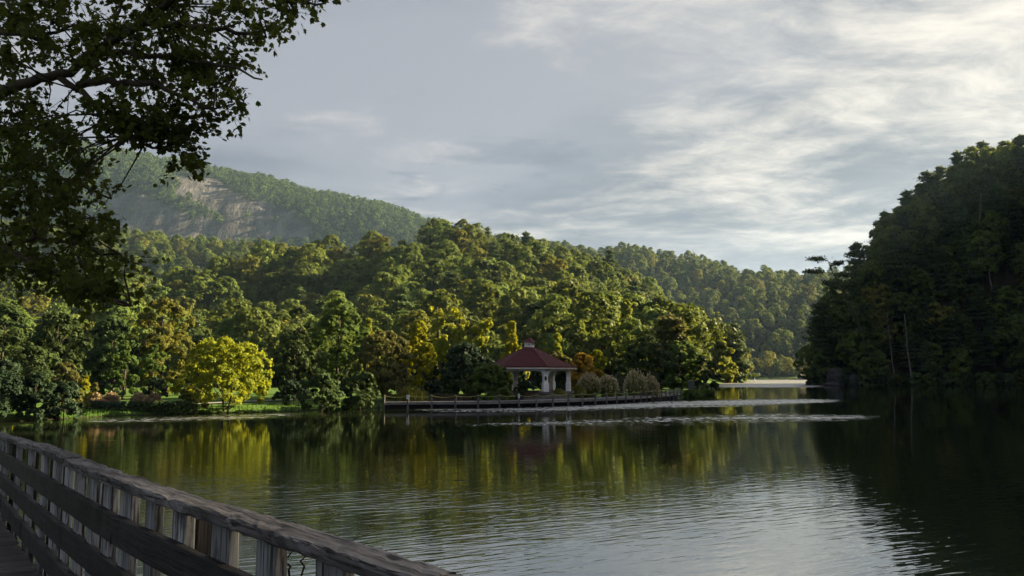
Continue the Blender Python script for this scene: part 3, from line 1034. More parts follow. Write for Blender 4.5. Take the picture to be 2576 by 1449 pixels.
# ------------------------------------------------------------------ the garden along the shore
def ground_z(x, y):
    return float(land(np.array([x]), np.array([y]))[0])


PX_M = lambda Y: Y / (FPX * K)       # metres per 2576-pixel at depth Y


def garden(name, label, cat, pl, pr, ptop, Y, mat, profile='round', zb=0.12, seed=None, lobes=None, leaf=None, squash=0.8, droop=0.0,
           group=None, stems=1, lobe_r=0.42, dens=1.0, trunk=None, tuft_r=0.36, gap=0.0, base=None, pine=False, wobble=0.15):
    """a single tree or shrub: left and right edge, top and distance"""
    pc = (pl + pr) / 2
    c = at(pc, 980, Y)
    x = c[0]
    z0 = ground_z(x, Y) if base is None else base
    ztop = at(pc, ptop, Y)[2]
    h = max(ztop - z0, 0.5) * 0.96
    r = (pr - pl) / 2 * PX_M(Y) * 0.90
    seed = seed if seed is not None else int(abs(pl * 7 + pr * 13 + ptop)) % 9973
    w1, h1 = (pr - pl) / K, h / (PX_M(Y) * K)
    lf = leaf or 0.0019 * Y
    total = max(1800, min(20000, 4.0 * w1 * h1 * dens))
    lobes = lobes or int(min(26, max(9, w1 * h1 / 120)))
    tufts = 17
    leaves = max(6, int(total / (lobes * tufts * 0.72)))
    e = empty(name, (x, Y, z0))
    tag(e, label, cat, group)
    if pine:
        cm, cen = pine_mesh('crown', seed, h, r, h * zb, whorls=max(6, int(h / 1.5)), leaf=lf * 1.5, dens=max(0.5, total / 6000))
    else:
        cm, cen = crown_mesh('crown', seed, h, r, h * zb, profile, lobes, lobe_r, squash, tufts, leaves, lf, tuft_r, droop, gap, wobble=wobble)
    link('crown', set_mat(cm, M[mat]), None, e)
    tm = trunk_mesh('trunk', seed, h, trunk or max(0.05, h * 0.022), h * zb, cen, 8, stems)
    link('trunk', set_mat(tm, M['bark']), None, e)
    return e


G = garden
# far left, along the water
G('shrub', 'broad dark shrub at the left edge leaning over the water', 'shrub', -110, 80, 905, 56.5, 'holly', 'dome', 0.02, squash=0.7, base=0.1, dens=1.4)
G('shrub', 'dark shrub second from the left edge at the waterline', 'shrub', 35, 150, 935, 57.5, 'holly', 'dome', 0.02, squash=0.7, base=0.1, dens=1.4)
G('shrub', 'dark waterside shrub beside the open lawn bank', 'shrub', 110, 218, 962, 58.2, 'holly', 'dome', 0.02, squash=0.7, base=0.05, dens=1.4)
G('shrub', 'brownish shrub rising behind the dark waterside shrubs', 'shrub', 120, 215, 908, 62.5, 'olive', 'dome', 0.02, squash=0.75)
G('shrub', 'small golden shrub at the left edge above dark shrubs', 'shrub', -10, 62, 925, 63, 'gold', 'dome', 0.02)  # sunlight on the foliage is put into the gold leaf colour
G('broadleaf_tree', 'blue-green rounded tree behind the left waterside shrubs', 'tree', 15, 140, 868, 68, 'dark', 'egg', 0.1)  # darker leaves stand in for shade missing on this bank
G('broadleaf_tree', 'tree with sunlit top at the left edge', 'tree', -90, 75, 757, 78, 'dark', 'round', 0.1)  # dark leaf colour in place of the shadow below the top
G('broadleaf_tree', 'tall green tree with bright top left of the dark gap', 'tree', 55, 215, 780, 76, 'dark', 'egg', 0.08, dens=1.2)  # leaf colour darkened instead of a cast shadow
G('shrub', 'small bright yellow shrub at the end of the flower bed', 'shrub', 194, 234, 944, 65.5, 'gold', 'egg', 0.03)
G('shrub', 'little grey-green shrub beside the yellow shrub', 'shrub', 228, 252, 962, 67, 'olive', 'egg', 0.03)
G('broadleaf_tree', 'dark leafy tree behind the flower bed', 'tree', 205, 355, 795, 86, 'dark', 'egg', 0.04, dens=1.2)
G('broadleaf_tree', 'large yellow-lit tree with ragged crown left of the willow', 'tree', 318, 494, 742, 90, 'oak_warm', 'egg', 0.05, dens=1.3, lobe_r=0.36, lobes=26)  # warm leaves over the whole crown stand in for yellow sunlight
G('broadleaf_tree', 'slender leafy tree in front of the large yellow-lit tree', 'tree', 345, 425, 860, 78, 'green', 'flame', 0.1, gap=0.15, lobe_r=0.34)
G('broadleaf_tree', 'slender dark tree with lit leaves beside the topiary', 'tree', 268, 350, 850, 79, 'green', 'flame', 0.06, gap=0.1)
G('topiary_tree', 'small dark round clipped tree by the flower bed', 'tree', 364, 422, 948, 69.5, 'holly', 'round', 0.22, trunk=0.08, lobe_r=0.5)
G('willow_tree', 'broad golden-topped willow on the lakeside lawn', 'tree', 446, 694, 850, 69.0, 'yellowgreen', 'dome', 0.15, lobes=30, droop=0.45, dens=1.7, stems=3, squash=0.85, lobe_r=0.36)
G('shrub', 'low olive shrub under the left side of the willow', 'shrub', 440, 535, 974, 68.0, 'olive', 'dome', 0.03)
# the dark clump in the middle
G('broadleaf_tree', 'greyish thin-leaved tree behind the dark clump', 'tree', 690, 800, 765, 97, 'dark', 'egg', 0.1, dens=0.8, gap=0.1)
G('broadleaf_tree', 'olive-topped dark tree beside the willow', 'tree', 682, 800, 855, 82, 'dark', 'round', 0.04, dens=1.2)
G('broadleaf_tree', 'tallest dark green tree of the clump by the dock', 'tree', 765, 935, 745, 88, 'green', 'egg', 0.06, dens=1.3)
G('shrub', 'dark shrub drooping into the water beside the lawn', 'shrub', 752, 868, 930, 71.5, 'dark', 'dome', 0.02, base=0.05, dens=1.3)
G('shrub', 'dark shrub between drooping shrub and dock end', 'shrub', 850, 965, 935, 75, 'dark', 'dome', 0.02, base=0.05, dens=1.3)
G('shrub', 'low dark shrub at the foot of the dark clump', 'shrub', 690, 790, 960, 76, 'holly', 'dome', 0.02)
G('broadleaf_tree', 'small bright tree top behind the olive-brown tree', 'tree', 890, 955, 795, 95, 'yellowgreen', 'flame', 0.1)
G('broadleaf_tree', 'olive-brown rounded tree left of the gold maple', 'tree', 885, 1048, 828, 83, 'olive', 'round', 0.06, dens=1.3)
G('maple_tree', 'gold maple with orange tinged leaves lit from one side', 'tree', 1000, 1108, 800, 89, 'gold', 'flame', 0.06, dens=1.4, lobes=24, lobe_r=0.36)
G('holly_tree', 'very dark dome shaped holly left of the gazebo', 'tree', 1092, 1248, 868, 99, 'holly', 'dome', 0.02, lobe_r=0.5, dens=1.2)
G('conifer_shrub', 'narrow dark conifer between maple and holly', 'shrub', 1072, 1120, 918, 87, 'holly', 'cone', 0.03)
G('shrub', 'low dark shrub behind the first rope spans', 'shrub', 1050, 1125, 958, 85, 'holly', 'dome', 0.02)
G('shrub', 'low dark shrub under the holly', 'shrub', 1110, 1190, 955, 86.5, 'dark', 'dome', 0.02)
sp = G('spiky_shrub', 'green shrub with upright shoots hiding the left of the gazebo', 'shrub', 1160, 1306, 918, 84.5, 'green', 'dome', 0.02, dens=1.5, lobe_r=0.34, lobes=22)
G('shrub', 'small dark shrub beside the gazebo floor', 'shrub', 1290, 1335, 962, 88.0, 'dark', 'dome', 0.02)
# behind and right of the gazebo
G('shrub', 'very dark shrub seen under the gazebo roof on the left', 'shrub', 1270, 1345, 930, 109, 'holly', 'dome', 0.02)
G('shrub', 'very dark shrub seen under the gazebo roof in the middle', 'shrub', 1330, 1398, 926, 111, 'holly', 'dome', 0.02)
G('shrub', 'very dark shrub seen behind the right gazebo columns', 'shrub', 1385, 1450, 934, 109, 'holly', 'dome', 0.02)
G('broadleaf_tree', 'gold pointed tree behind the gazebo cupola on the left', 'tree', 1238, 1338, 803, 118, 'gold', 'cone', 0.05, dens=1.2)
G('conifer_tree', 'yellow-green many-pointed conifer behind the gazebo roof', 'tree', 1372, 1436, 832, 114, 'yellowgreen', 'cone', 0.04, dens=1.3)
G('conifer_tree', 'small pointed conifer just right of the cupola', 'tree', 1352, 1388, 852, 113, 'yellowgreen', 'cone', 0.04)
G('broadleaf_tree', 'dark low tree under the many-pointed conifer', 'tree', 1345, 1450, 885, 110, 'olive', 'dome', 0.04)
G('ornamental_tree', 'golden-orange rounded small tree right of the gazebo', 'tree', 1414, 1516, 886, 108, 'rust', 'round', 0.08, dens=1.4)
G('ornamental_tree', 'bright gold small tree behind the golden-orange tree', 'tree', 1464, 1540, 880, 113, 'gold', 'round', 0.12, dens=1.3)
G('broadleaf_tree', 'dark small tree right of the bright gold tree', 'tree', 1532, 1592, 918, 118, 'dark', 'egg', 0.04)
G('shrub', 'pale silvery shrub between the two plumed grasses', 'shrub', 1544, 1574, 932, 103, 'silver', 'dome', 0.02)
G('broadleaf_tree', 'dark spreading tree behind the right plumed grass', 'tree', 1552, 1695, 848, 126, 'dark', 'round', 0.05, dens=1.3)
G('broadleaf_tree', 'bright pointed tree standing out above the dark spreading tree', 'tree', 1530, 1628, 748, 175, 'yellowgreen', 'cone', 0.12, dens=1.6)
G('pine_tree', 'brownish pine behind the end of the dock', 'tree', 1640, 1745, 790, 150, 'olive', zb=0.12, pine=True, dens=1.6)
G('broadleaf_tree', 'green tree with lit edge behind the dock end', 'tree', 1655, 1775, 855, 146, 'green', 'egg', 0.03, dens=1.2)
G('pine_tree', 'tall pine with golden edge on the wooded point', 'tree', 1690, 1800, 765, 200, 'pine', zb=0.1, pine=True, dens=1.6)
G('broadleaf_tree', 'gold-lit oak on the wooded point', 'tree', 1715, 1838, 792, 298, 'yellowgreen', 'egg', 0.03, dens=1.5)
G('pine_tree', 'dark pine near the tip of the wooded point', 'tree', 1800, 1888, 812, 338, 'pine', zb=0.06, pine=True, dens=1.6)
G('broadleaf_tree', 'gold-lit tree low at the tip of the wooded point', 'tree', 1796, 1868, 872, 322, 'yellowgreen', 'egg', 0.02, dens=1.5)
G('shrub', 'orange-gold shrub at the very tip of the wooded point', 'shrub', 1842, 1884, 914, 336, 'gold', 'egg', 0.02, dens=1.5)
G('shrub', 'dark bushy shrub over the water past the dock end', 'shrub', 1732, 1808, 892, 143, 'dark', 'dome', 0.02, dens=1.3)
G('shrub', 'low green waterside shrub at the dock end', 'shrub', 1716, 1770, 982, 118, 'green', 'dome', 0.02, base=0.2)
G('shrub', 'low green waterside shrub under the dark bushy shrub', 'shrub', 1755, 1802, 984, 134, 'green', 'dome', 0.02, base=0.2)


def shoots(parent, seed, r, h, n):
    """upright leader shoots above a shrub"""
    rng = np.random.default_rng(seed)
    C, N, S = [], [], []
    for i in range(n):
        a, q = rng.random() * 6.28, math.sqrt(rng.random()) * 0.85
        z0 = h * math.sqrt(max(0.05, 1 - q ** 2.2)) * 0.9
        L = 0.35 + 0.5 * rng.random()
        for k in range(16):
            t = k / 15
            C.append((math.cos(a) * q * r + rng.normal() * 0.05, math.sin(a) * q * r + rng.normal() * 0.05, z0 + L * t))
            N.append(rng.normal(size=3) + np.array([0, 0, 0.2]))
            S.append(0.13 * (1 - 0.5 * t))
    v, q = cards(np.array(C), unit(np.array(N)), np.array(S), rng, 0.5)
    link('shoots', set_mat(np_mesh('shoots', v, q), M['green']), None, parent)


shoots(sp, 5, 2.4, at(1230, 918, 84.5)[2] - sp.location.z, 60)


# trees smothered in ivy, three arms
def ivy_snag(label, arms, Y, width):
    base = at(1150, 980, Y)
    z0 = ground_z(base[0], Y)
    e = empty('ivy_clad_tree', (base[0], Y, z0))
    tag(e, label, 'tree')
    rng = np.random.default_rng(44)
    mb = MB()
    C, N, S = [], [], []
    for arm, wtop in arms:
        P3 = [at(px, py, Y + dy) - np.array([base[0], Y, z0]) for px, py, dy in arm]
        P3 = np.array(P3)
        mb.tube(P3, np.linspace(0.28, 0.10, len(P3)), 6)
        seg = np.linalg.norm(np.diff(P3, axis=0), axis=1)
        cum = np.concatenate([[0], np.cumsum(seg)])
        for i in range(46):
            t = rng.random() ** 0.8 * cum[-1]
            j = min(np.searchsorted(cum, t, 'right') - 1, len(seg) - 1)
            p = P3[j] + (P3[j + 1] - P3[j]) * ((t - cum[j]) / seg[j])
            f = t / cum[-1]
            rr = width * (0.55 + (wtop - 0.55) * f ** 3 + 0.35 * math.sin(f * 17 + i % 3))
            d = sphere_dirs(1, rng)[0] * np.array([1, 1, 0.7])
            c = p + d * max(rr, 0.2) * 0.8
            dd = sphere_dirs(40, rng)
            C.append(c + dd * 0.45 * (0.4 + 0.6 * rng.random((40, 1))))
            N.append(unit(dd + d * 0.6 + rng.normal(size=dd.shape) * 0.3))
            S.append(0.22 * (0.6 + 0.7 * rng.random(40)))
    v, q = cards(np.vstack(C), np.vstack(N), np.concatenate(S), rng)
    link('ivy', set_mat(np_mesh('ivy', v, q), M['yellowgreen']), None, e)
    mb.build('trunk', M['bark'], e, True)


ivy_snag('golden ivy-smothered tree with three bare-shaped arms above the holly',
         [([(1108, 985, 0), (1104, 880, 0), (1100, 820, 0), (1100, 772, 0)], 1.5), ([(1150, 985, 0), (1152, 870, 0), (1158, 800, 0.5), (1157, 780, 0.5)], 1.9),
          ([(1165, 985, 1), (1176, 872, 1), (1200, 835, 1), (1228, 806, 1)], 1.4), ([(1150, 985, 0.6), (1160, 880, 0.6), (1190, 860, 0.6), (1222, 850, 0.6)], 1.2),
          ([(1135, 985, 0.6), (1120, 880, 0.4), (1118, 850, 0.6)], 1.3)], 108, 0.85)


# ornamental grasses
def grass_mound(label, pl, pr, ptop, Y, plume=None, blade='blade', base=None, seed=0, group=None, name='ornamental_grass', cat='grass clump', droopy=1.0):
    pc = (pl + pr) / 2
    x = at(pc, 980, Y)[0]
    z0 = ground_z(x, Y) if base is None else base
    h = max(at(pc, ptop, Y)[2] - z0, 0.4)
    r = (pr - pl) / 2 * PX_M(Y)
    rng = np.random.default_rng(seed + int(pl))
    V, Q = [], []
    C, N, S = [], [], []
    for i in range(520):
        a, q = rng.random() * 6.28, rng.random() ** 0.5
        d = np.array([math.cos(a), math.sin(a), 0])
        L = 0.72 + 0.42 * rng.random() ** 1.5
        p0 = d * r * 0.55 * q
        p1 = d * r * (0.80 * q + 0.05) + np.array([0, 0, h * 0.62 * L])
        p2 = d * r * (1.0 * q + 0.05) + np.array([0, 0, h * L * (1.0 - 0.34 * q * q * droopy)])
        p3 = d * r * (1.15 * q + 0.06) + np.array([0, 0, h * L * (0.95 - 0.66 * q * droopy)])
        sdv = np.array([-d[1], d[0], 0]) * 0.035
        o = len(V)
        for p, w in ((p0, 1), (p1, 1), (p2, 0.7), (p3, 0.15)):
            V += [p - sdv * w, p + sdv * w]
        Q += [(o, o + 1, o + 3, o + 2), (o + 2, o + 3, o + 5, o + 4), (o + 4, o + 5, o + 7, o + 6)]
        if plume and i % 2 == 0:
            for k in range(9):
                t = 0.5 + 0.9 * k / 8
                c = p1 * (1 - t) + p2 * t if t < 1 else p2 + (p3 - p2) * (t - 1) * 2
                C.append(c + rng.normal(size=3) * 0.05 + np.array([0, 0, 0.1]))
                N.append(rng.normal(size=3) + d * 0.4 + np.array([0, 0, 0.6]))
                S.append(0.10)
    e = empty(name, (x, Y, z0))
    tag(e, label, cat, group, 'thing')
    link('blades', set_mat(np_mesh('blades', np.array(V), np.array(Q)), M[blade]), None, e)
    if plume:
        v, q = cards(np.array(C), unit(np.array(N)), np.array(S), rng, 0.6)
        link('plumes', set_mat(np_mesh('plumes', v, q), M[plume]), None, e)
    return e


GM = grass_mound
GM('yellow-green grass mound behind the first dock posts', 998, 1076, 972, 79.5, 'plume' if False else None, 'blade')
GM('silvery plumed grass mound nearest the golden-orange tree', 1455, 1512, 944, 97, 'plume')
GM('silvery plumed grass mound second from the golden-orange tree', 1502, 1556, 947, 97.5, 'plume')
GM('tall beige plumed grass under the dark spreading tree', 1570, 1628, 937, 101, 'plume')
GM('lower beige plumed grass beside the tall one', 1610, 1658, 948, 102, 'plume')
GM('pinkish grass clump nearest the yellow shrub', 216, 258, 994, 67.0, 'pinkplume')
GM('pinkish grass clump second from the yellow shrub', 264, 298, 994, 68.0, 'pinkplume')
GM('pinkish grass clump left of the clipped tree', 334, 368, 994, 68.5, 'pinkplume')
GM('pinkish grass clump under the clipped tree', 374, 404, 994, 67.5, 'pinkplume')
GM('low green plants beside the gazebo column', 1440, 1475, 968, 93, None, 'blade')
GM('yellow-green leafy plants behind the rope by the steps', 1385, 1425, 978, 88.5, None, 'blade')


def low_plants(name, label, cat, pl, pr, ptop, Y, depth, mat, seed):
    a, b = at(pl, 980, Y), at(pr, 980, Y)
    x0, x1 = a[0], b[0]
    xc = (x0 + x1) / 2
    z0 = ground_z(xc, Y)
    h = max(at((pl + pr) / 2, ptop, Y)[2] - z0, 0.3)
    rng = np.random.default_rng(seed)
    n = int((x1 - x0) * 420)
    X = rng.uniform(x0, x1, n) - xc
    Yd = rng.normal(size=n) * depth * 0.4
    hh = h * (0.75 + 0.35 * fbm(X + 50, Yd + 50, 0.9, 2, seed)) * np.sqrt(np.clip(1 - (Yd / depth) ** 2, 0.1, 1))
    Z = hh * rng.random(n) ** 0.4
    N = unit(np.stack([rng.normal(size=n) * 0.5, Yd / depth - 0.3, 0.6 + rng.random(n)], 1))
    v, q = cards(np.stack([X, Yd, Z], 1), N, 0.11 * (0.6 + 0.7 * rng.random(n)), rng)
    o = link(name, set_mat(np_mesh(name, v, q), M[mat]), None, None, (xc, Y, z0))
    return tag(o, label, cat)


low_plants('flower_bed', 'strip of coral-red flowers below the pinkish grasses', 'flowers', 228, 270, 1005, 66.4, 0.35, 'redflower', 1)
low_plants('low_hedge', 'low dark clipped hedge along the path below the red flowers', 'hedge', 212, 318, 1007, 65.9, 0.6, 'holly', 2)
low_plants('low_hedge', 'low dark hedge along the path below the clipped tree', 'hedge', 326, 400, 1006, 66.3, 0.6, 'dark', 3)
low_plants('low_hedge', 'low dark hedge along the path left of the willow trunk', 'hedge', 402, 500, 1005, 66.6, 0.7, 'dark', 4)


# the path and rough grass along the water
def strip(name, pts, half, mat, lift=0.012):
    V, Q = [], []
    n = 60
    t = np.linspace(0, len(pts) - 1, n)
    P = np.stack([np.interp(t, np.arange(len(pts)), [p[i] for p in pts]) for i in (0, 1)], 1)
    L, R = offset_line(P, half), offset_line(P, -half)
    for i in range(n):
        for q in (L[i], P[i], R[i]):
            V.append((q[0], q[1], ground_z(*q) + lift))
    for i in range(n - 1):
        o = i * 3
        Q += [(o, o + 3, o + 4, o + 1), (o + 1, o + 4, o + 5, o + 2)]
    return tag(link(name, np_mesh(name, np.array(V), np.array(Q), True), mat), kind='structure')


def gp(px, py, z):
    q = on_z(px, py, z)
    return (q[0], q[1])


strip('path', [gp(120, 1028, 0.58), gp(225, 1025, 0.58), gp(350, 1021, 0.58), gp(474, 1018, 0.58), gp(557, 1014.5, 0.60), gp(640, 1011, 0.62), gp(694, 1008.5, 0.64), gp(790, 1006, 0.66)], 0.75, M['path'], 0.11)

rng = np.random.default_rng(9)
C, N, S = [], [], []
for i in range(26000):
    px = rng.uniform(60, 1000) if i % 6 else rng.uniform(1700, 1810)
    k = (px / K - W / 2) / FPX
    Yd = rng.uniform(60, 80) if px < 1000 else rng.uniform(108, 150)
    C.append((k * Yd, Yd))
C = np.array(C)
sd_ = shore_sd(C[:, 0], C[:, 1])
ok = (sd_ > 0.05) & (sd_ < 3.2) & (rng.random(len(C)) < np.exp(-sd_ / 1.6))
C = C[ok]
Z = land(C[:, 0], C[:, 1])
n = len(C)
hgt = rng.uniform(0.08, 0.30, n) * (0.5 + fbm(C[:, 0], C[:, 1], 3.0, 2, 6))
v = np.empty((n, 3, 3))
ang = rng.uniform(0, 3.14, n)
w = 0.06
dv = np.stack([np.cos(ang) * w, np.sin(ang) * w, np.zeros(n)], 1)
c3 = np.stack([C[:, 0], C[:, 1], Z - 0.02], 1)
v[:, 0], v[:, 1] = c3 - dv, c3 + dv
v[:, 2] = c3 + np.stack([rng.normal(size=n) * 0.06, rng.normal(size=n) * 0.06, hgt], 1)
tag(link('grass', set_mat(np_mesh('grass', v.reshape(-1, 3), np.arange(n * 3).reshape(n, 3)), M['lawngrass'])), 'rough green grass along the lawn edge at the water', 'grass', kind='stuff')


# ------------------------------------------------------------------ the gazebo
def build_gazebo():
    Yg = 92.0
    c = at(1332, 980, Yg)
    x = c[0]
    zf = 1.40
    e = empty('gazebo', (x, Yg, 0))
    tag(e, 'white columned gazebo with red hexagonal roof and cupola', 'gazebo')
    A0 = math.radians(-68.4)
    ang = [A0 + math.radians(60 * k) for k in range(6)]

    def ringpts(r, z):
        return [(r * math.cos(a), r * math.sin(a), z) for a in ang]
    MB().rings([ringpts(4.95, 0.35), ringpts(4.95, 1.18)]).build('foundation', M['stone'], e)
    MB().rings([ringpts(5.1, 1.182), ringpts(5.1, zf)]).build('floor', M['stone'], e)
    # roof with a flared eave
    ez = 4.02
    prof = [(5.42, ez + 0.0), (5.05, ez + 0.14), (4.2, ez + 0.50), (3.0, ez + 1.10), (1.8, ez + 1.72), (0.55, ez + 2.32)]
    rz_ = np.array(prof)
    tt = np.linspace(0, len(prof) - 1, 22)
    rr_, zz_ = np.interp(tt, np.arange(len(prof)), rz_[:, 0]), np.interp(tt, np.arange(len(prof)), rz_[:, 1])
    hips = prof
    prof = []
    for r, z in zip(rr_, zz_):
        prof += [(r + 0.02, z + 0.000), (r + 0.012, z + 0.03)]
    roof = MB()
    V, Q = [], []
    for r, z in prof:
        V += ringpts(r, z)
    for i in range(len(prof) - 1):
        for k in range(6):
            k2 = (k + 1) % 6
            Q.append((i * 6 + k, i * 6 + k2, (i + 1) * 6 + k2, (i + 1) * 6 + k))
    Q.append(tuple(range((len(prof) - 1) * 6, len(prof) * 6)))
    roof.add(V, Q)
    ro = roof.build('roof', M['shingle'], e)
    for k in range(6):
        hip = [np.array((r * math.cos(ang[k]), r * math.sin(ang[k]), z + 0.015)) for r, z in hips]
        MB().tube(hip, 0.055, 5).build('hip_cap', M['shingle'], ro)
    f = MB()
    for k in range(6):
        p, q = ringpts(5.40, 0)[k], ringpts(5.40, 0)[(k + 1) % 6]
        p2, q2 = ringpts(5.28, 0)[k], ringpts(5.28, 0)[(k + 1) % 6]
        zt, zb_ = ez - 0.004, ez - 0.17
        f.add([(p[0], p[1], zb_), (q[0], q[1], zb_), (q[0], q[1], zt), (p[0], p[1], zt), (p2[0], p2[1], zb_), (q2[0], q2[1], zb_), (q2[0], q2[1], zt), (p2[0], p2[1], zt)],
              [(0, 1, 2, 3), (5, 4, 7, 6), (0, 4, 5, 1), (3, 2, 6, 7)])
    f.build('fascia', M['cream'], e)
    MB().rings([ringpts(5.26, ez - 0.10), ringpts(5.26, ez - 0.04)]).build('soffit', M['soffit'], e)
    # ring beam over the columns
    b = MB()
    for k in range(6):
        p, q = np.array(ringpts(4.42, 0)[k]), np.array(ringpts(4.42, 0)[(k + 1) % 6])
        m_, d = (p + q) / 2, q - p
        b.box((m_[0], m_[1], ez - 0.24), (np.linalg.norm(d), 0.28, 0.26), math.atan2(d[1], d[0]))
    b.build('ring_beam', M['white'], e)
    for k in range(6):
        px_, py_, _ = ringpts(4.42, 0)[k]
        t = ang[k] + math.pi / 2
        col = MB()
        top = ez - 0.372
        hts = [(zf, 0.31), (zf + 0.92, 0.31), (zf + 0.97, 0.26), (top - 0.75, 0.25), (top - 0.5, 0.27), (top - 0.3, 0.34), (top - 0.15, 0.46), (top, 0.68)]
        rings = []
        for z, hw in hts:
            dp = 0.27 if z < zf + 0.95 else 0.22
            rings.append([(px_ + math.cos(t) * s * hw + math.cos(ang[k]) * d * dp, py_ + math.sin(t) * s * hw + math.sin(ang[k]) * d * dp, z) for s, d in ((-1, -1), (1, -1), (1, 1), (-1, 1))])
        col.rings(rings)
        co = col.build('column', M['white'], e)
        if k == 0:
            lx_, ly_ = px_ + math.cos(ang[k]) * 0.27, py_ + math.sin(ang[k]) * 0.27
            lan = MB()
            lan.box((lx_ - 0.07, ly_, zf + 1.42), (0.22, 0.10, 0.38), t)
            lan.box((lx_ - 0.07, ly_, zf + 1.64), (0.14, 0.07, 0.05), t)
            lan.build('wall_lantern', M['black'], co)
    # cupola
    r0 = 0.54
    cw = MB().rings([ringpts(r0 * 1.05, ez + 2.24), ringpts(r0 * 1.05, ez + 2.86)]).build('cupola', M['white'], e)
    for k in range(6):
        a = ang[k] + math.radians(30)
        rr = r0 * 1.05 * math.cos(math.radians(30)) + 0.008
        lv = MB()
        for j in range(3):
            lv.box((rr * math.cos(a), rr * math.sin(a), ez + 2.54 + 0.08 * j), (0.32, 0.03, 0.04), a + math.pi / 2)
        lv.build('louvre', M['grey'], cw)
    cr = MB()
    V, Q = [], []
    for r, z in ((0.86, ez + 2.862), (0.80, ez + 2.90), (0.42, ez + 3.12), (0.10, ez + 3.42)):
        V += ringpts(r, z)
    for i in range(3):
        for k in range(6):
            k2 = (k + 1) % 6
            Q.append((i * 6 + k, i * 6 + k2, i * 6 + 6 + k2, i * 6 + 6 + k))
    Q += [tuple(range(18, 24)), (5, 4, 3, 2, 1, 0)]
    cr.add(V, Q)
    cr.build('cupola_roof', M['shingle'], cw)
    MB().tube([(0, 0, ez + 3.40), (0, 0, ez + 3.62)], [0.05, 0.015], 6).build('finial', M['shingle'], cw)
    return x, Yg


GZX, GZY = build_gazebo()


def steps():
    """stone terrace and steps between dock and gazebo"""
    p = at(1370, 990, 87.2)
    e = empty('stone_steps', (p[0], 86.6, 0))
    tag(e, 'wide stone steps leading from the dock up to the gazebo', 'steps')
    for i, (w_, dy, z) in enumerate(((4.6, 0.0, 0.82), (4.2, 0.45, 0.97), (3.8, 0.9, 1.12), (3.4, 1.35, 1.26))):
        MB().box((0, dy + 0.8, z - 0.35), (w_, 1.6 - 0.02 * i, 0.7)).build('step', M['stone'], e)


steps()


def planter(label, px, Y, w_, h_):
    p = at(px, 985, Y)
    z0 = ground_z(p[0], Y)
    e = empty('timber_planter', (p[0], Y, z0))
    tag(e, label, 'planter')
    MB().box((0, 0, h_ / 2 - 0.05), (w_, 0.7, h_ + 0.1)).build('box', M['mulch'], e)
    MB().box((0, 0, h_ + 0.03), (w_ + 0.12, 0.82, 0.06)).build('rim', M['mulch'], e)


planter('long brown timber planter behind the third rope span', 1122, 82.5, 3.4, 0.75)
planter('brown timber planter behind the fourth rope span', 1180, 83.5, 2.0, 0.7)
planter('dark low bench box on the gazebo lawn side', 1335, 87.0, 1.5, 1.0)
p = at(1740, 985, 138)
e = tag(empty('grey_panel', (p[0], 138, ground_z(p[0], 138))), 'upright grey utility box among shrubs past the dock end', 'utility box')
MB().box((0, 0, 0.8), (0.95, 0.6, 1.8)).build('cabinet', M['skirtgrey'], e)
MB().box((0, 0, 1.735), (1.05, 0.7, 0.07)).build('lid', M['grey'], e)


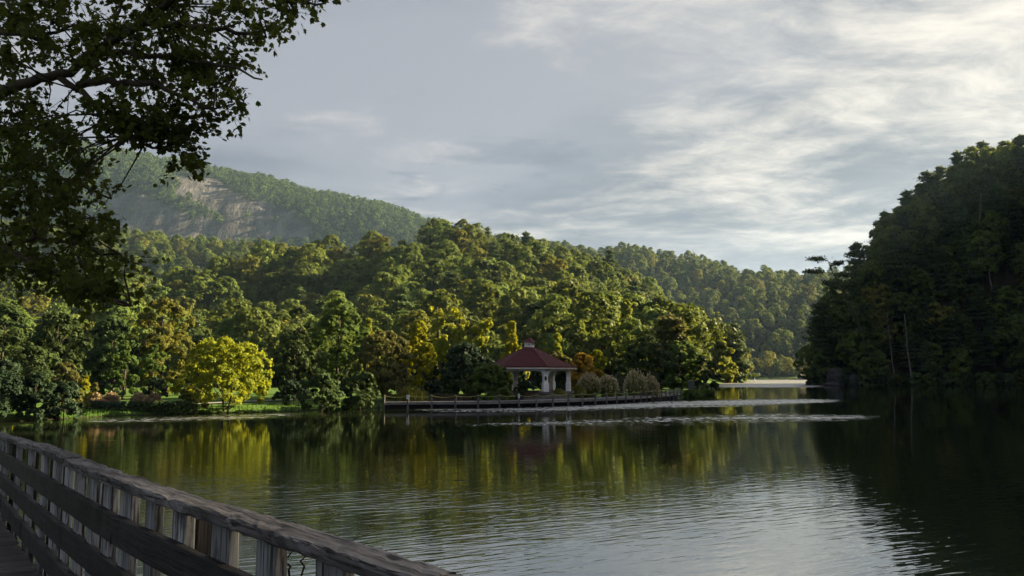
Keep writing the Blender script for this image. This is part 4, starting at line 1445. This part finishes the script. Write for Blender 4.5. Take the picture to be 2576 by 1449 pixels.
# ------------------------------------------------------------------ the rope-fenced dock
def build_dock():
    e = empty('lakeside_dock', (POST[0][0], POST[0][1], 0))
    tag(e, 'long grey timber dock with rope strung between its posts', 'dock')
    o = np.array([POST[0][0], POST[0][1], 0])
    back = offset_line(POST, 2.4)
    n = len(POST)
    # deck boards laid across
    t = np.linspace(0, n - 1, 330)
    ii = np.arange(n)
    fr = np.stack([np.interp(t, ii, POST[:, 0]), np.interp(t, ii, POST[:, 1])], 1)
    bk = np.stack([np.interp(t, ii, back[:, 0]), np.interp(t, ii, back[:, 1])], 1)
    d = MB()
    rnd = random.Random(3)
    for i in range(len(t) - 1):
        a, b = fr[i], fr[i] * 0.06 + fr[i + 1] * 0.94
        c_, f_ = bk[i] * 0.06 + bk[i + 1] * 0.94, bk[i]
        z = 0.67 + rnd.uniform(-0.006, 0.006)
        vs = [(q[0] - o[0], q[1] - o[1], zz) for zz in (z - 0.05, z) for q in (a, b, c_, f_)]
        d.add(vs, [(3, 2, 1, 0), (4, 5, 6, 7), (0, 1, 5, 4), (1, 2, 6, 5), (2, 3, 7, 6), (3, 0, 4, 7)])
    do = d.build('deck', M['deckwood'], e)
    do['kind'] = 'stuff'
    fasc, underdeck_shade = offset_line(POST, 0.05), offset_line(POST, 0.55)
    for i in range(n - 1):
        a, b = fasc[i], fasc[i + 1]
        m_, dv = (a + b) / 2, b - a
        MB().box((m_[0] - o[0], m_[1] - o[1], 0.52), (np.linalg.norm(dv) * 0.995, 0.06, 0.19), math.atan2(dv[1], dv[0])).build('edge_beam', M['deckwood'], e)
    for i in range(n - 1):
        a, b = underdeck_shade[i], underdeck_shade[i + 1]
        m_, dv = (a + b) / 2, b - a
        MB().box((m_[0] - o[0], m_[1] - o[1], 0.18), (np.linalg.norm(dv) * 1.02, 0.05, 0.66), math.atan2(dv[1], dv[0])).build('skirt_board', M['skirt'], e)  # dark strip added where only shade lies under the deck
    rails_from = n - 5
    tops = []
    for i in range(n):
        x, y = POST[i] - o[:2]
        zt = 1.33 + rnd.uniform(-0.03, 0.03)
        po = MB()
        po.box((x, y, (zt - 0.8) / 2), (0.17, 0.17, zt + 0.8), rnd.uniform(-0.3, 0.3))
        po.box((x, y, zt + 0.012), (0.13, 0.13, 0.024), 0.1)
        p_ = po.build('post', M['dockwood'], e)
        tops.append((x, y, zt))
        if i in (1, 6):
            s = MB().box((x, y - 0.11, zt - 0.17), (0.30, 0.025, 0.40) if i == 1 else (0.2, 0.02, 0.42)).build('notice', M['sign'], p_)
    for i in range(n - 1):
        a, b = np.array(tops[i]), np.array(tops[i + 1])
        if i < rails_from:
            sag = 0.13 * rnd.uniform(0.7, 1.3)
            pts = [a * (1 - q) + b * q + np.array([0, -0.1, -0.08 - sag * 4 * q * (1 - q)]) for q in np.linspace(0, 1, 9)]
            MB().tube(pts, 0.032, 6).build('rope', M['rope'], e)
        else:
            m_, dv = (a + b) / 2, (b - a)
            for zz in (1.24, 0.98):
                MB().box((m_[0], m_[1] - 0.1, zz), (np.linalg.norm(dv[:2]) * 0.99, 0.05, 0.10), math.atan2(dv[1], dv[0])).build('rail', M['dockwood'], e)
    # joists seen under the deck end
    for i in range(n - 5, n):
        a, b = POST[i], back[i]
        m_, dv = (a + b) / 2 - o[:2], b - a
        MB().box((m_[0], m_[1], 0.32), (np.linalg.norm(dv) * 0.9, 0.08, 0.12), math.atan2(dv[1], dv[0])).build('cross_brace', M['dockwood'], e)


build_dock()
p = on_z(1596 * 0.6289, 1029 + 1)
q = on_z(953, 1028)
mp = tag(MB().tube([(0, 0, -0.8), (0, 0, 0.62)], [0.10, 0.09], 8).build('mooring_post', M['dockwood'], None, False, (q[0], q[1], 0)), 'short grey mooring post standing in water left of the dock', 'post')


# ------------------------------------------------------------------ across the water on the right
def boulder(label, px, py, Y, w_, h_, seed):
    p = at(px, py, Y)
    rng = np.random.default_rng(seed)
    n1, n2 = 14, 22
    V, Q = [], []
    for i in range(n1 + 1):
        for j in range(n2):
            th, ph = math.pi * i / n1, 2 * math.pi * j / n2
            d = np.array([math.sin(th) * math.cos(ph), math.sin(th) * math.sin(ph), math.cos(th)])
            k = 1 + 0.45 * (fbm(np.array([d[0] * 1.3 + 5 + seed]), np.array([d[2] * 1.3 + d[1]]), 0.8, 3, seed)[0] - 0.5)
            V.append(d * k * np.array([w_ / 2, w_ / 2.4, h_ * 0.62]) + np.array([0, 0, h_ * 0.35]))
    for i in range(n1):
        for j in range(n2):
            Q.append((i * n2 + j, (i + 1) * n2 + j, (i + 1) * n2 + (j + 1) % n2, i * n2 + (j + 1) % n2))
    o = link('boulder', np_mesh('boulder', np.array(V), np.array(Q), True), M['rock'], None, (p[0], Y, -0.3))
    return tag(o, label, 'rock')


boulder('large dark rounded boulder at the foot of the steep slope', 2106, 970, 254, 6.5, 6.2, 3)
boulder('smaller dark boulder right of the large rounded one', 2146, 972, 252, 4.2, 4.4, 9)
boulder('flat dark rock just above the water below the large boulder', 2092, 974, 249, 5.0, 1.4, 14)


def dead_trunk(label, top, bot, Y, r=0.28):
    a, b = at(*bot, Y), at(*top, Y)
    z0 = ground_z(a[0], Y)
    if z0 < a[2]:
        dirv = (b - a) / (b[2] - a[2])
        a = a - dirv * (a[2] - z0 + 0.5)
    e = empty('dead_tree', tuple(a))
    tag(e, label, 'tree')
    rng = np.random.default_rng(int(top[0]))
    P3 = [(b - a) * t + rng.normal(size=3) * 0.12 * (t > 0) for t in np.linspace(0, 1, 8)]
    MB().tube(P3, np.linspace(r, r * 0.35, 8), 7).build('trunk', M['palebark'], e, True)
    for i in range(6):
        t = rng.uniform(0.35, 0.98)
        q = (b - a) * t
        ang = rng.uniform(0, 6.28)
        L = rng.uniform(0.7, 2.0)
        MB().tube([q, q + np.array([math.cos(ang) * L, math.sin(ang) * L, 0.3 * L])], [r * 0.25, r * 0.08], 5).build('branch', M['palebark'], e)


dead_trunk('pale dead trunk high on the dark slope', (2468, 486), (2461, 645), 268)
dead_trunk('short pale leaning trunk below the high dead trunk', (2476, 596), (2487, 672), 262)
dead_trunk('pale bare trunk low in the middle of the dark slope', (2276, 790), (2287, 908), 249)
dead_trunk('thin pale trunk left of the low bare trunk', (2230, 785), (2237, 842), 252, 0.2)
dead_trunk('thin pale snag near the right edge on the dark slope', (2535, 505), (2543, 576), 272, 0.22)
dead_trunk('bare grey snag rising above the slope treetops', (2290, 490), (2292, 545), 292, 0.16)


def leaning_pine():
    Y = 252.0
    P3w = [at(2176, 870, Y), at(2158, 815, Y - 1), at(2136, 765, Y - 2), at(2112, 715, Y - 3), at(2094, 685, Y - 4), at(2082, 655, Y - 4)]
    b = P3w[0]
    z0 = ground_z(b[0], b[1])
    base = np.array([b[0] + (b[2] - z0) * 0.28, b[1] + 1, z0 - 0.3])
    P3 = [p_ - base for p_ in [base] + P3w]
    e = empty('leaning_pine_tree', tuple(base))
    tag(e, 'leaning pine with flat ragged top jutting out over the lake', 'tree')
    MB().tube(P3, np.linspace(0.42, 0.10, len(P3)), 7).build('trunk', M['bark'], e, True)
    rng = np.random.default_rng(61)
    C, N, S = [], [], []
    br = [((2082, 655), (2045, 652), 1.0), ((2090, 672), (2112, 662), 0.8), ((2096, 688), (2034, 684), 0.9), ((2100, 690), (2128, 694), 1.0), ((2112, 715), (2080, 712), 0.9), ((2120, 730), (2150, 715), 1.0), ((2136, 765), (2105, 760), 1.0), ((2145, 785), (2185, 770), 1.1)]
    for (p0, p1, w_) in br:
        a, c = at(*p0, Y - 3) - base, at(*p1, Y - 4 + rng.normal() * 1.0) - base
        MB().tube([a, (a + c) / 2 + np.array([0, 0, 0.25]), c], [0.12, 0.07, 0.03], 5).build('branch', M['bark'], e)
        for s in (0.55, 0.8, 1.0):
            q = a + (c - a) * s
            n_ = 120
            C.append(q + rng.normal(size=(n_, 3)) * np.array([1.0, 1.0, 0.34]) * w_ + np.array([0, 0, 0.2]))
            N.append(unit(rng.normal(size=(n_, 3)) * 0.6 + np.array([0, 0, 0.8])))
            S.append(0.40 * (0.6 + 0.7 * rng.random(n_)))
    v, q = cards(np.vstack(C), np.vstack(N), np.concatenate(S), rng, 0.5)
    link('needles', set_mat(np_mesh('needles', v, q), M['pine']), None, e)


leaning_pine()
for (px, py, Y, kd, what) in ((2036, 868, 259, 1, 'lowest leafy tree overhanging the water at the slope tip'), (2062, 760, 262, 7, 'dark pine beside the leaning pine on its lake side'),
                              (2100, 702, 268, 0, 'round treetop just right of the leaning pine'), (2152, 612, 275, 8, 'pine spire on the first step of the slope skyline'),
                              (2232, 545, 282, 3, 'broad treetop on the second step of the slope skyline'), (2318, 492, 287, 9, 'pine top on the third step of the slope skyline'),
                              (2402, 418, 290, 4, 'tall leafy treetop on the fourth step of the slope skyline'), (2486, 372, 293, 1, 'tall crown left of the topmost slope tree'),
                              (2548, 360, 296, 5, 'topmost tree on the skyline of the dark slope')):
    p = at(px, py, Y)
    z0 = ground_z(p[0], Y)
    hh = max(p[2] - z0, 6.0)
    sc_ = min(hh / KINDS[kd][3], 1.9)
    place_tree(kd, (p[0], Y, z0 - 0.3), min(sc_, 1.15), px * 0.7, what, 'tree', None, sz=sc_)


ORD = ('first second third fourth fifth sixth seventh eighth ninth tenth eleventh twelfth thirteenth fourteenth fifteenth sixteenth seventeenth eighteenth '
       'nineteenth twentieth twenty-first twenty-second twenty-third twenty-fourth').split()
# shoreline undergrowth below the dark slope hides the bank, bushes one by one
rng = np.random.default_rng(15)
for i, px in enumerate(list(range(2048, 2600, 26))):
    Yb = 252.5 - max(0, (px - 2150)) * 0.016 + rng.uniform(-0.5, 1.0) + (6 if px < 2080 else 0)
    x = at(px, 970, Yb)[0]
    if shore_sd(np.array([x]), np.array([Yb]))[0] < -1.0:
        Yb += 2.5
    tp = 948 - rng.uniform(0, 26)
    G('shrub', ORD[i] + ' dark waterside bush from the leaning pine along the steep slope', 'shrub', px - rng.uniform(18, 34), px + rng.uniform(18, 34), tp, Yb, ('dark', 'pine', 'oak')[i % 3], 'dome', 0.02,
      seed=700 + i, base=0.0, dens=0.8, group='bushes along the foot of the dark slope', lobes=9)


# boathouse and buoy on the far arm
def boathouse():
    Y = 548.0
    p = at(2028, 950, Y)
    e = empty('boathouse', (p[0], Y, 0))
    tag(e, 'small pale boathouse on the far shore behind the dark trees', 'boathouse')
    MB().box((0, 3, 1.6), (8, 6, 2.4)).build('wall', M['grey'], e)
    MB().box((-2, -0.03, 1.5), (2.4, 0.08, 2.0)).build('door', M['black'], e)
    MB().box((2.0, -0.03, 1.9), (1.6, 0.08, 0.9)).build('window', M['black'], e)
    MB().box((0, 3, 0.2), (13, 8, 0.38)).build('landing', M['dockwood'], e)
    r_ = MB()
    r_.add([(-4.6, -0.8, 2.81), (4.6, -0.8, 2.81), (4.6, 6.8, 2.81), (-4.6, 6.8, 2.81), (-3.6, 3, 4.4), (3.6, 3, 4.4)], [(0, 1, 5, 4), (2, 3, 4, 5), (1, 2, 5), (3, 0, 4), (3, 2, 1, 0)])
    r_.build('roof', M['soffit'], e)


boathouse()
q = on_z(3019 * 0.6289, 1522.5 * 0.6289)
bu = empty('buoy', (q[0], q[1], 0))
tag(bu, 'white marker buoy floating on the far arm of the lake', 'buoy')
MB().tube([(0, 0, -0.5), (0, 0, 0.3), (0, 0, 0.5)], [0.5, 0.5, 0.2], 10).build('float', M['white'], bu)
MB().tube([(0, 0, 0.5), (0, 0, 2.2)], [0.22, 0.16], 8).build('marker', M['white'], bu)


# ------------------------------------------------------------------ the boardwalk under the viewer
DECK = EYE - 1.37
CAPZ = EYE - 0.53
RAILWAY = np.array([(2.1, 0.15, 0.49), (1.0, 1.02, 0.495), (-0.14, 2.10, 0.50), (-1.05, 3.15, 0.505), (-1.96, 4.22, 0.51), (-2.76, 5.26, 0.525), (-3.54, 6.30, 0.55), (-4.42, 7.52, 0.60), (-5.3, 8.75, 0.66), (-7.64, 12.0, 0.80), (-11.0, 16.7, 1.0)])[::-1]
CAP = RAILWAY[:, :2]
# even run of points along the railing
seg = np.linalg.norm(np.diff(CAP, axis=0), axis=1)
cum = np.concatenate([[0], np.cumsum(seg)])


def along(t):
    return np.array([np.interp(t, cum, CAP[:, 0]), np.interp(t, cum, CAP[:, 1])])


def sink(t):
    """how far the run lies below its level at the viewer"""
    return float(np.interp(t, cum, RAILWAY[:, 2])) - 0.53


def dir_at(t):
    d_ = along(min(t + 0.25, cum[-1])) - along(max(t - 0.25, 0))
    return d_ / np.linalg.norm(d_)


def board(name, mat, parent, p0, p1, wid, thick, seed, rough=0.002, segs=14, roll=0.0, ragged=0.0, lift=0.0):
    """a worn plank from p0 to p1 (world), wid across, thick; local x is its length, z its thickness"""
    rng = np.random.default_rng(seed)
    p0, p1 = np.array(p0, float), np.array(p1, float)
    L = np.linalg.norm(p1 - p0)
    xax = (p1 - p0) / L
    up = np.array([0, 0, 1.0])
    if abs(xax[2]) > 0.9:
        up = np.array([0, 0, 0])
    prof = []
    c = min(wid, thick) * 0.13
    hw, ht = wid / 2, thick / 2
    prof = [(-hw + c, -ht), (hw - c, -ht), (hw, -ht + c), (hw, ht - c), (hw - c, ht), (hw * 0.33, ht), (-hw * 0.33, ht), (-hw + c, ht), (-hw, ht - c), (-hw, -ht + c)]
    mb = MB()
    rings_ = []
    for i in range(segs + 1):
        x = L * i / segs
        end = (i == 0 or i == segs)
        bow = lift * math.sin(math.pi * i / segs)
        ring = []
        for j, (a_, b_) in enumerate(prof):
            jx = rng.normal() * ragged if end else 0
            wear = rng.normal() * rough * (1.6 if j in (2, 3, 4, 7, 8) else 0.8)
            ring.append((x + jx, a_ + wear, b_ + rng.normal() * rough * 0.7 + bow))
        rings_.append(ring)
    mb.rings(rings_)
    return mb, L, xax


def put(mb, name, mat, parent, origin, xax, zax):
    o = mb.build(name, mat, parent, False)
    x = Vector(xax).normalized()
    z = Vector(zax)
    z = (z - x * z.dot(x)).normalized()
    y = z.cross(x)
    m = Matrix((x, y, z)).transposed().to_4x4()
    m.translation = Vector(origin)
    o.matrix_world = m
    return o


mid = along(cum[-1] * 0.5)
rail = empty('boardwalk_railing', (0, 0, 0))
tag(rail, 'dark weathered timber railing along the boardwalk by the water', 'railing')
rnd = random.Random(21)
# which side is the viewer's
tA, tB = 0.0, cum[-1]


def left_normal(t):
    d_ = dir_at(t)
    nrm = np.array([-d_[1], d_[0]])
    v_ = np.array([0, 0]) - along(t)
    return nrm if np.dot(nrm, v_) > 0 else -nrm        # points at the walkway


# cap boards, butted end to end, each a little differently worn
joints = [0.0]
step_list = [1.55, 1.30, 1.7, 1.25, 1.45, 1.15, 1.6, 1.05, 0.95, 1.2, 0.9, 1.3, 1.6, 1.2, 1.2, 1.2]
while joints[-1] < tB and len(joints) <= len(step_list):
    joints.append(min(tB, joints[-1] + step_list[len(joints) - 1]))
for i in range(len(joints) - 1):
    t0, t1 = joints[i] + 0.003, joints[i + 1] - 0.003
    if t1 - t0 < 0.1:
        continue
    z = CAPZ - 0.022 + rnd.uniform(-0.004, 0.004)
    n0, n1 = left_normal(t0), left_normal(t1)
    a_ = np.append(along(t0) + n0 * 0.055, z - sink(t0))
    b_ = np.append(along(t1) + n1 * 0.055, z - sink(t1))
    mb, L, xa = board('cap_board', None, None, a_, b_, 0.120, 0.044, 300 + i, rough=0.0032, segs=26, ragged=0.008, lift=rnd.uniform(-0.006, 0.010))
    put(mb, 'cap_board', M['capwood'], rail, a_, xa, (0, 0, 1))
# horizontal rails on the walkway side
for r_i, drop in enumerate((0.715, 0.955, 1.19)):
    off = (0.0, 0.55, 1.1)[r_i]
    js = [0.0]
    while js[-1] < tB:
        js.append(min(tB, js[-1] + (2.35 if len(js) > 1 else 1.4 + off)))
    for i in range(len(js) - 1):
        t0, t1 = js[i] + 0.002, js[i + 1] - 0.002
        if t1 - t0 < 0.1:
            continue
        z = EYE - drop - 0.07
        a_ = np.append(along(t0) + left_normal(t0) * 0.085, z - sink(t0))
        b_ = np.append(along(t1) + left_normal(t1) * 0.085, z - sink(t1))
        mb, L, xa = board('rail', None, None, a_, b_, 0.040, 0.138, 400 + 20 * r_i + i, rough=0.0020, segs=18, ragged=0.004)
        put(mb, 'rail', M['railwood'], rail, a_, xa, (0, 0, 1))
# upright boards behind the rails
ts_ = np.linspace(0, tB, 3000)
mids = []
for t in ts_:
    c_ = along(t) + left_normal(t) * 0.06
    mids.append(to_px(c_[0], c_[1], CAPZ - 0.12 - sink(t))[0] if c_[1] > 0.3 else 9e9)
mids = np.array(mids)
slat_t = []
for px in (1783, 1445, 1195, 972, 815, 685, 585, 500, 427, 362, 298, 231, 160, 95, 35):
    slat_t.append(float(ts_[int(np.argmin(np.abs(mids - px * 0.4639)))]))
lo_, hi_ = min(slat_t), max(slat_t)
slat_t += list(np.arange(lo_ - 0.5, 0.1, -0.5)) + list(np.arange(hi_ + 0.42, tB - 0.1, 0.42))
slat_t.sort()
for i, t in enumerate(slat_t):
    c_ = along(t) + left_normal(t) * 0.042
    wid = 0.165 + rnd.uniform(-0.015, 0.02)
    zt = CAPZ - 0.052 - sink(t)
    zb_ = DECK - 0.30 - sink(t) + rnd.uniform(-0.03, 0.03)
    th = 0.042
    mb, L, xa = board('slat', None, None, (c_[0], c_[1], zb_), (c_[0], c_[1], zt), wid, th, 500 + i, rough=0.0014, segs=8, ragged=0.006)
    nrm = left_normal(t)
    a2 = rnd.uniform(-0.05, 0.05)
    nrm = np.array([nrm[0] * math.cos(a2) - nrm[1] * math.sin(a2), nrm[0] * math.sin(a2) + nrm[1] * math.cos(a2)])
    put(mb, 'slat', M['slatwood'], rail, (c_[0], c_[1], zb_), (0, 0, 1), (nrm[0], nrm[1], 0))
# square posts carrying it all, every eighth board, on the lake side
for t in np.arange(0.6, tB, 1.75):
    c_ = along(t) - left_normal(t) * 0.032
    mb, L, xa = board('post', None, None, (c_[0], c_[1], -1.6), (c_[0], c_[1], CAPZ - 0.052 - sink(t)), 0.10, 0.095, int(600 + t * 10), rough=0.0015, segs=8)
    nrm = left_normal(t)
    put(mb, 'post', M['railwood'], rail, (c_[0], c_[1], -1.6), (0, 0, 1), (nrm[0], nrm[1], 0))

# the walkway: planks laid across it
walk = empty('boardwalk', (0, 0, 0))
walk['kind'] = 'structure'
t = 0.0
i = 0
while t < tB - 0.15:
    n0 = left_normal(t + 0.07)
    a_ = np.append(along(t + 0.07) + n0 * 0.112, DECK - 0.022 - sink(t) + rnd.uniform(-0.004, 0.004))
    b_ = np.append(along(t + 0.07) + n0 * 2.7, DECK - 0.022 - sink(t) + rnd.uniform(-0.004, 0.004))
    mb, L, xa = board('plank', None, None, a_, b_, 0.138, 0.044, 800 + i, rough=0.0022, segs=12, ragged=0.01)
    put(mb, 'plank', M['plankwood'], walk, a_, xa, (0, 0, 1))
    t += 0.1445
    i += 1
for off in (0.19, 1.35, 2.55):
    pts = [np.append(along(t_) + left_normal(t_) * off, DECK - 0.15 - sink(t_)) for t_ in np.linspace(0, tB, 12)]
    for k in range(11):
        mb, L, xa = board('joist', None, None, pts[k], pts[k + 1], 0.09, 0.2, 900 + k, segs=3)
        put(mb, 'joist', M['railwood'], walk, pts[k], xa, (0, 0, 1))


# dead branches poking out of the water beyond the railing
def dead_branch(label, pts, r, name='dead_branch'):
    P3 = [on_z(a_, b_, z_) for a_, b_, z_ in pts]
    o = np.array(P3[0])
    mb = MB().tube([p_ - o for p_ in P3], np.linspace(r, r * 0.3, len(P3)), 6)
    return tag(mb.build(name, M['bark'], None, True, tuple(o)), label, 'branch')


dead_branch('crooked dark stick in the water between two near slats', [(722, 1442, -0.1), (731, 1425, 0.12), (716, 1412, 0.22), (733, 1390, 0.42), (745, 1372, 0.6)], 0.022)
dead_branch('forked dark stick in the water beside the crooked one', [(772, 1432, -0.1), (756, 1412, 0.15), (765, 1403, 0.25), (775, 1390, 0.4)], 0.02)
dead_branch('thin bare twig slanting up behind the railing cap', [(868, 1372, 0.2), (900, 1352, 0.45), (940, 1338, 0.6), (970, 1327, 0.7)], 0.008)


# ------------------------------------------------------------------ the overhanging tree
def leaf_shape(seed):
    """a broad lobed leaf, about one unit long, with its stalk at the origin"""
    rng = np.random.default_rng(seed)
    out = [(0, 0), (0.30, 0.05), (0.52, 0.25), (0.34, 0.38), (0.50, 0.62), (0.22, 0.70), (0.06, 1.0), (-0.20, 0.72), (-0.47, 0.64), (-0.34, 0.40), (-0.50, 0.27), (-0.28, 0.06)]
    V = [(0, 0.42, 0.05)]
    for x, y in out:
        V.append((x * rng.uniform(0.9, 1.1), y, -0.16 * abs(x) - 0.10 * (y - 0.4) ** 2 + rng.normal() * 0.02))
    F = [(0, 1 + k, 1 + (k + 1) % len(out)) for k in range(len(out))]
    return np.array(V), np.array(F)


def build_overhang():
    base = np.array([-10.9, 8.6, 0.0])
    base[2] = ground_z(base[0], base[1])
    e = empty('overhanging_tree', tuple(base))
    tag(e, 'dark leafy branches of a near tree hanging over the lake', 'tree')
    rng = np.random.default_rng(8)

    def L(px, py, Y):
        return at(px, py, Y) - base
    trunk = [(0, 0, -0.5), (0.1, 0, 1.2), (0.25, 0.05, 3.0), (0.3, 0.05, 5.0), (0.5, 0.1, 7.5), (0.6, 0.1, 10.0)]
    MB().tube(trunk, [0.46, 0.36, 0.31, 0.27, 0.20, 0.10], 10).build('trunk', M['bark'], e, True)
    t_hi, t_mid, t_lo = np.array([0.28, 0.05, 4.2]), np.array([0.25, 0.05, 3.4]), np.array([0.2, 0.03, 2.6])
    t_top = np.array([0.45, 0.1, 7.0])
    limbs = [
        ([t_hi, L(-60, 270, 8.6), L(60, 210, 8.5), L(150, 195, 8.4), L(250, 125, 8.2), L(360, 55, 8.0), L(470, -30, 7.8)], 0.07, 0.03),
        ([L(150, 195, 8.4), L(215, 240, 8.2), L(270, 300, 8.0), L(330, 350, 7.8), L(400, 372, 7.7)], 0.038, 0.012),
        ([L(330, 350, 7.8), L(390, 340, 7.7), L(450, 348, 7.6), L(500, 372, 7.5)], 0.03, 0.008),
        ([L(200, 215, 8.3), L(300, 205, 8.1), L(380, 205, 7.9), L(470, 245, 7.7), L(550, 290, 7.6)], 0.045, 0.012),
        ([L(250, 125, 8.2), L(350, 140, 8.0), L(470, 150, 7.8), L(580, 170, 7.6), L(660, 200, 7.5)], 0.035, 0.008),
        ([L(360, 55, 8.0), L(460, 60, 7.8), L(570, 75, 7.7), L(670, 95, 7.6)], 0.05, 0.010),
        ([L(470, -30, 7.8), L(600, -30, 7.6), L(720, -8, 7.5), L(820, 8, 7.4)], 0.045, 0.008),
        ([t_lo, L(-120, 560, 8.8), L(0, 622, 8.6), L(90, 668, 8.5), L(180, 712, 8.4), L(270, 752, 8.3), L(330, 768, 8.2)], 0.065, 0.012),
        ([L(0, 622, 8.6), L(90, 600, 8.8), L(180, 610, 8.8), L(280, 640, 8.7), L(350, 665, 8.6)], 0.03, 0.008),
        ([t_mid, L(-100, 420, 9.0), L(20, 420, 9.0), L(120, 430, 9.0), L(210, 470, 8.9), L(280, 500, 8.8)], 0.05, 0.01),
        ([t_mid, L(-80, 350, 9.2), L(40, 320, 9.2), L(130, 330, 9.1), L(210, 380, 9.0)], 0.04, 0.01),
        ([t_top, L(-80, 60, 9.0), L(40, 90, 9.0), L(130, 90, 8.9), L(200, 60, 8.8)], 0.05, 0.01),
        ([t_top, L(-40, -60, 8.9), L(120, -40, 8.7), L(260, -20, 8.5), L(420, 10, 8.2)], 0.05, 0.01),
        ([L(200, 215, 8.3), L(255, 120, 8.3), L(290, 40, 8.3), L(330, -20, 8.3)], 0.03, 0.01),
    ]
    pts_all = []
    for P_, r0, r1 in limbs:
        P_ = np.array(P_)
        tt = np.linspace(0, len(P_) - 1, (len(P_) - 1) * 4 + 1)
        Q_ = np.stack([np.interp(tt, np.arange(len(P_)), P_[:, k]) for k in range(3)], 1)
        for _ in range(2):
            Q_[1:-1] = 0.25 * Q_[:-2] + 0.5 * Q_[1:-1] + 0.25 * Q_[2:]
        Q_[1:-1] += rng.normal(size=Q_[1:-1].shape) * 0.015
        MB().tube(Q_, np.linspace(r0, r1, len(Q_)), 7).build('limb', M['bark'], e, True)
        pts_all.append(Q_[int(len(Q_) * 0.15):])
    pts_all = np.vstack(pts_all)
    polys = [
        (np.array([(-60, -60), (655, -60), (660, 80), (650, 150), (645, 215), (612, 285), (598, 310), (575, 295), (580, 250), (545, 215), (480, 230), (420, 240), (330, 240), (250, 205), (180, 180), (80, 165), (-60, 170)]), 112, 1.0),
        (np.array([(230, 225), (330, 262), (420, 262), (500, 285), (560, 255), (585, 290), (535, 340), (530, 380), (505, 430), (465, 430), (435, 410), (465, 372), (420, 345), (360, 350), (300, 325), (250, 345), (205, 330)]), 34, 0.75),
        (np.array([(-60, 215), (100, 225), (185, 300), (225, 380), (262, 470), (250, 520), (272, 600), (335, 655), (300, 735), (230, 775), (170, 755), (100, 750), (40, 690), (-60, 660)]), 90, 1.0),
        (np.array([(660, -40), (830, -30), (815, 10), (760, 28), (690, 25)]), 7, 0.7),
    ]
    cl = []
    for poly, n, w_ in polys:
        lo, hi = poly.min(0), poly.max(0)
        k = 0
        while k < n:
            p_ = rng.uniform(lo, hi)
            if in_poly(poly, p_[0:1], p_[1:2])[0]:
                cl.append((L(p_[0], p_[1], rng.uniform(7.3, 9.6) if w_ > 0.9 else rng.uniform(7.4, 8.0)), w_))
                k += 1
    twigs = MB()
    C, UP, SZ = [], [], []
    for c, w_ in cl:
        dist = np.linalg.norm(pts_all - c, axis=1)
        j = int(np.argmin(dist))
        a_ = pts_all[j]
        midp = (a_ + c) / 2 + rng.normal(size=3) * 0.06 + np.array([0, 0, 0.05])
        twigs.tube([a_, midp, c], [0.011, 0.007, 0.003], 4, False)
        for s in range(6):
            d_ = unit(rng.normal(size=3) * np.array([1, 1, 0.7]) + np.array([0.25, 0, -0.15]))
            tip = c + d_ * rng.uniform(0.10, 0.36)
            twigs.tube([c, (c + tip) / 2 + np.array([0, 0, 0.02]), tip], [0.004, 0.003, 0.002], 3, False)
            for q_ in range(int(9 * w_ + rng.random() * 5)):
                t_ = rng.uniform(0.25, 1.15)
                C.append(c + (tip - c) * t_ + rng.normal(size=3) * 0.03)
                UP.append(unit(rng.normal(size=3) * 0.55 + np.array([0, 0, -0.45]) + d_ * 0.5))
                SZ.append(rng.uniform(0.040, 0.074))
    twigs.build('twigs', M['bark'], e, True)
    C, UP, SZ = np.array(C), np.array(UP), np.array(SZ)
    n = len(C)
    nrm = unit(rng.normal(size=(n, 3)) * 0.6 + np.array([0, -0.25, 0.75]))
    yv = unit(UP)
    xv = unit(np.cross(yv, nrm))
    zv = np.cross(xv, yv)
    V0, F0 = leaf_shape(1)
    # the biggest leaves are objects, the others one mass of foliage
    order = np.argsort(-SZ)
    single = order[:300]
    lm = []
    for k in range(3):
        V, F = leaf_shape(k + 1)
        lm.append(set_mat(np_mesh('leaf', V, F), M['near']))
    for k in single:
        o = link('leaf', lm[int(k) % 3], None, e)
        m = Matrix(((xv[k][0], yv[k][0], zv[k][0]), (xv[k][1], yv[k][1], zv[k][1]), (xv[k][2], yv[k][2], zv[k][2]))).to_4x4() @ Matrix.Scale(float(SZ[k]), 4)
        m.translation = Vector(C[k])
        o.matrix_local = m
    mass = order[300:]
    VV = (C[mass][:, None, :] + (V0[None, :, 0:1] * xv[mass][:, None, :] + V0[None, :, 1:2] * yv[mass][:, None, :] + V0[None, :, 2:3] * zv[mass][:, None, :]) * SZ[mass][:, None, None])
    FF = (F0[None] + (np.arange(len(mass)) * len(V0))[:, None, None]).reshape(-1, 3)
    fo = link('foliage', set_mat(np_mesh('foliage', VV.reshape(-1, 3), FF), M['near']), None, e)
    fo['kind'] = 'stuff'


build_overhang()


# ------------------------------------------------------------------ the air
def haze():
    m, T = new_mat('haze')
    v = T.n('ShaderNodeVolumePrincipled', {'Color': (0.44, 0.66, 1.0, 1), 'Density': 0.00007, 'Anisotropy': 0.25})
    T.n('ShaderNodeOutputMaterial', {'Volume': v.outputs[0]})
    b = MB().box((0, 1950, 246), (5300, 4500, 500))
    tag(b.build('haze', m), 'pale evening haze lying over lake and hills', 'haze', kind='stuff')


haze()
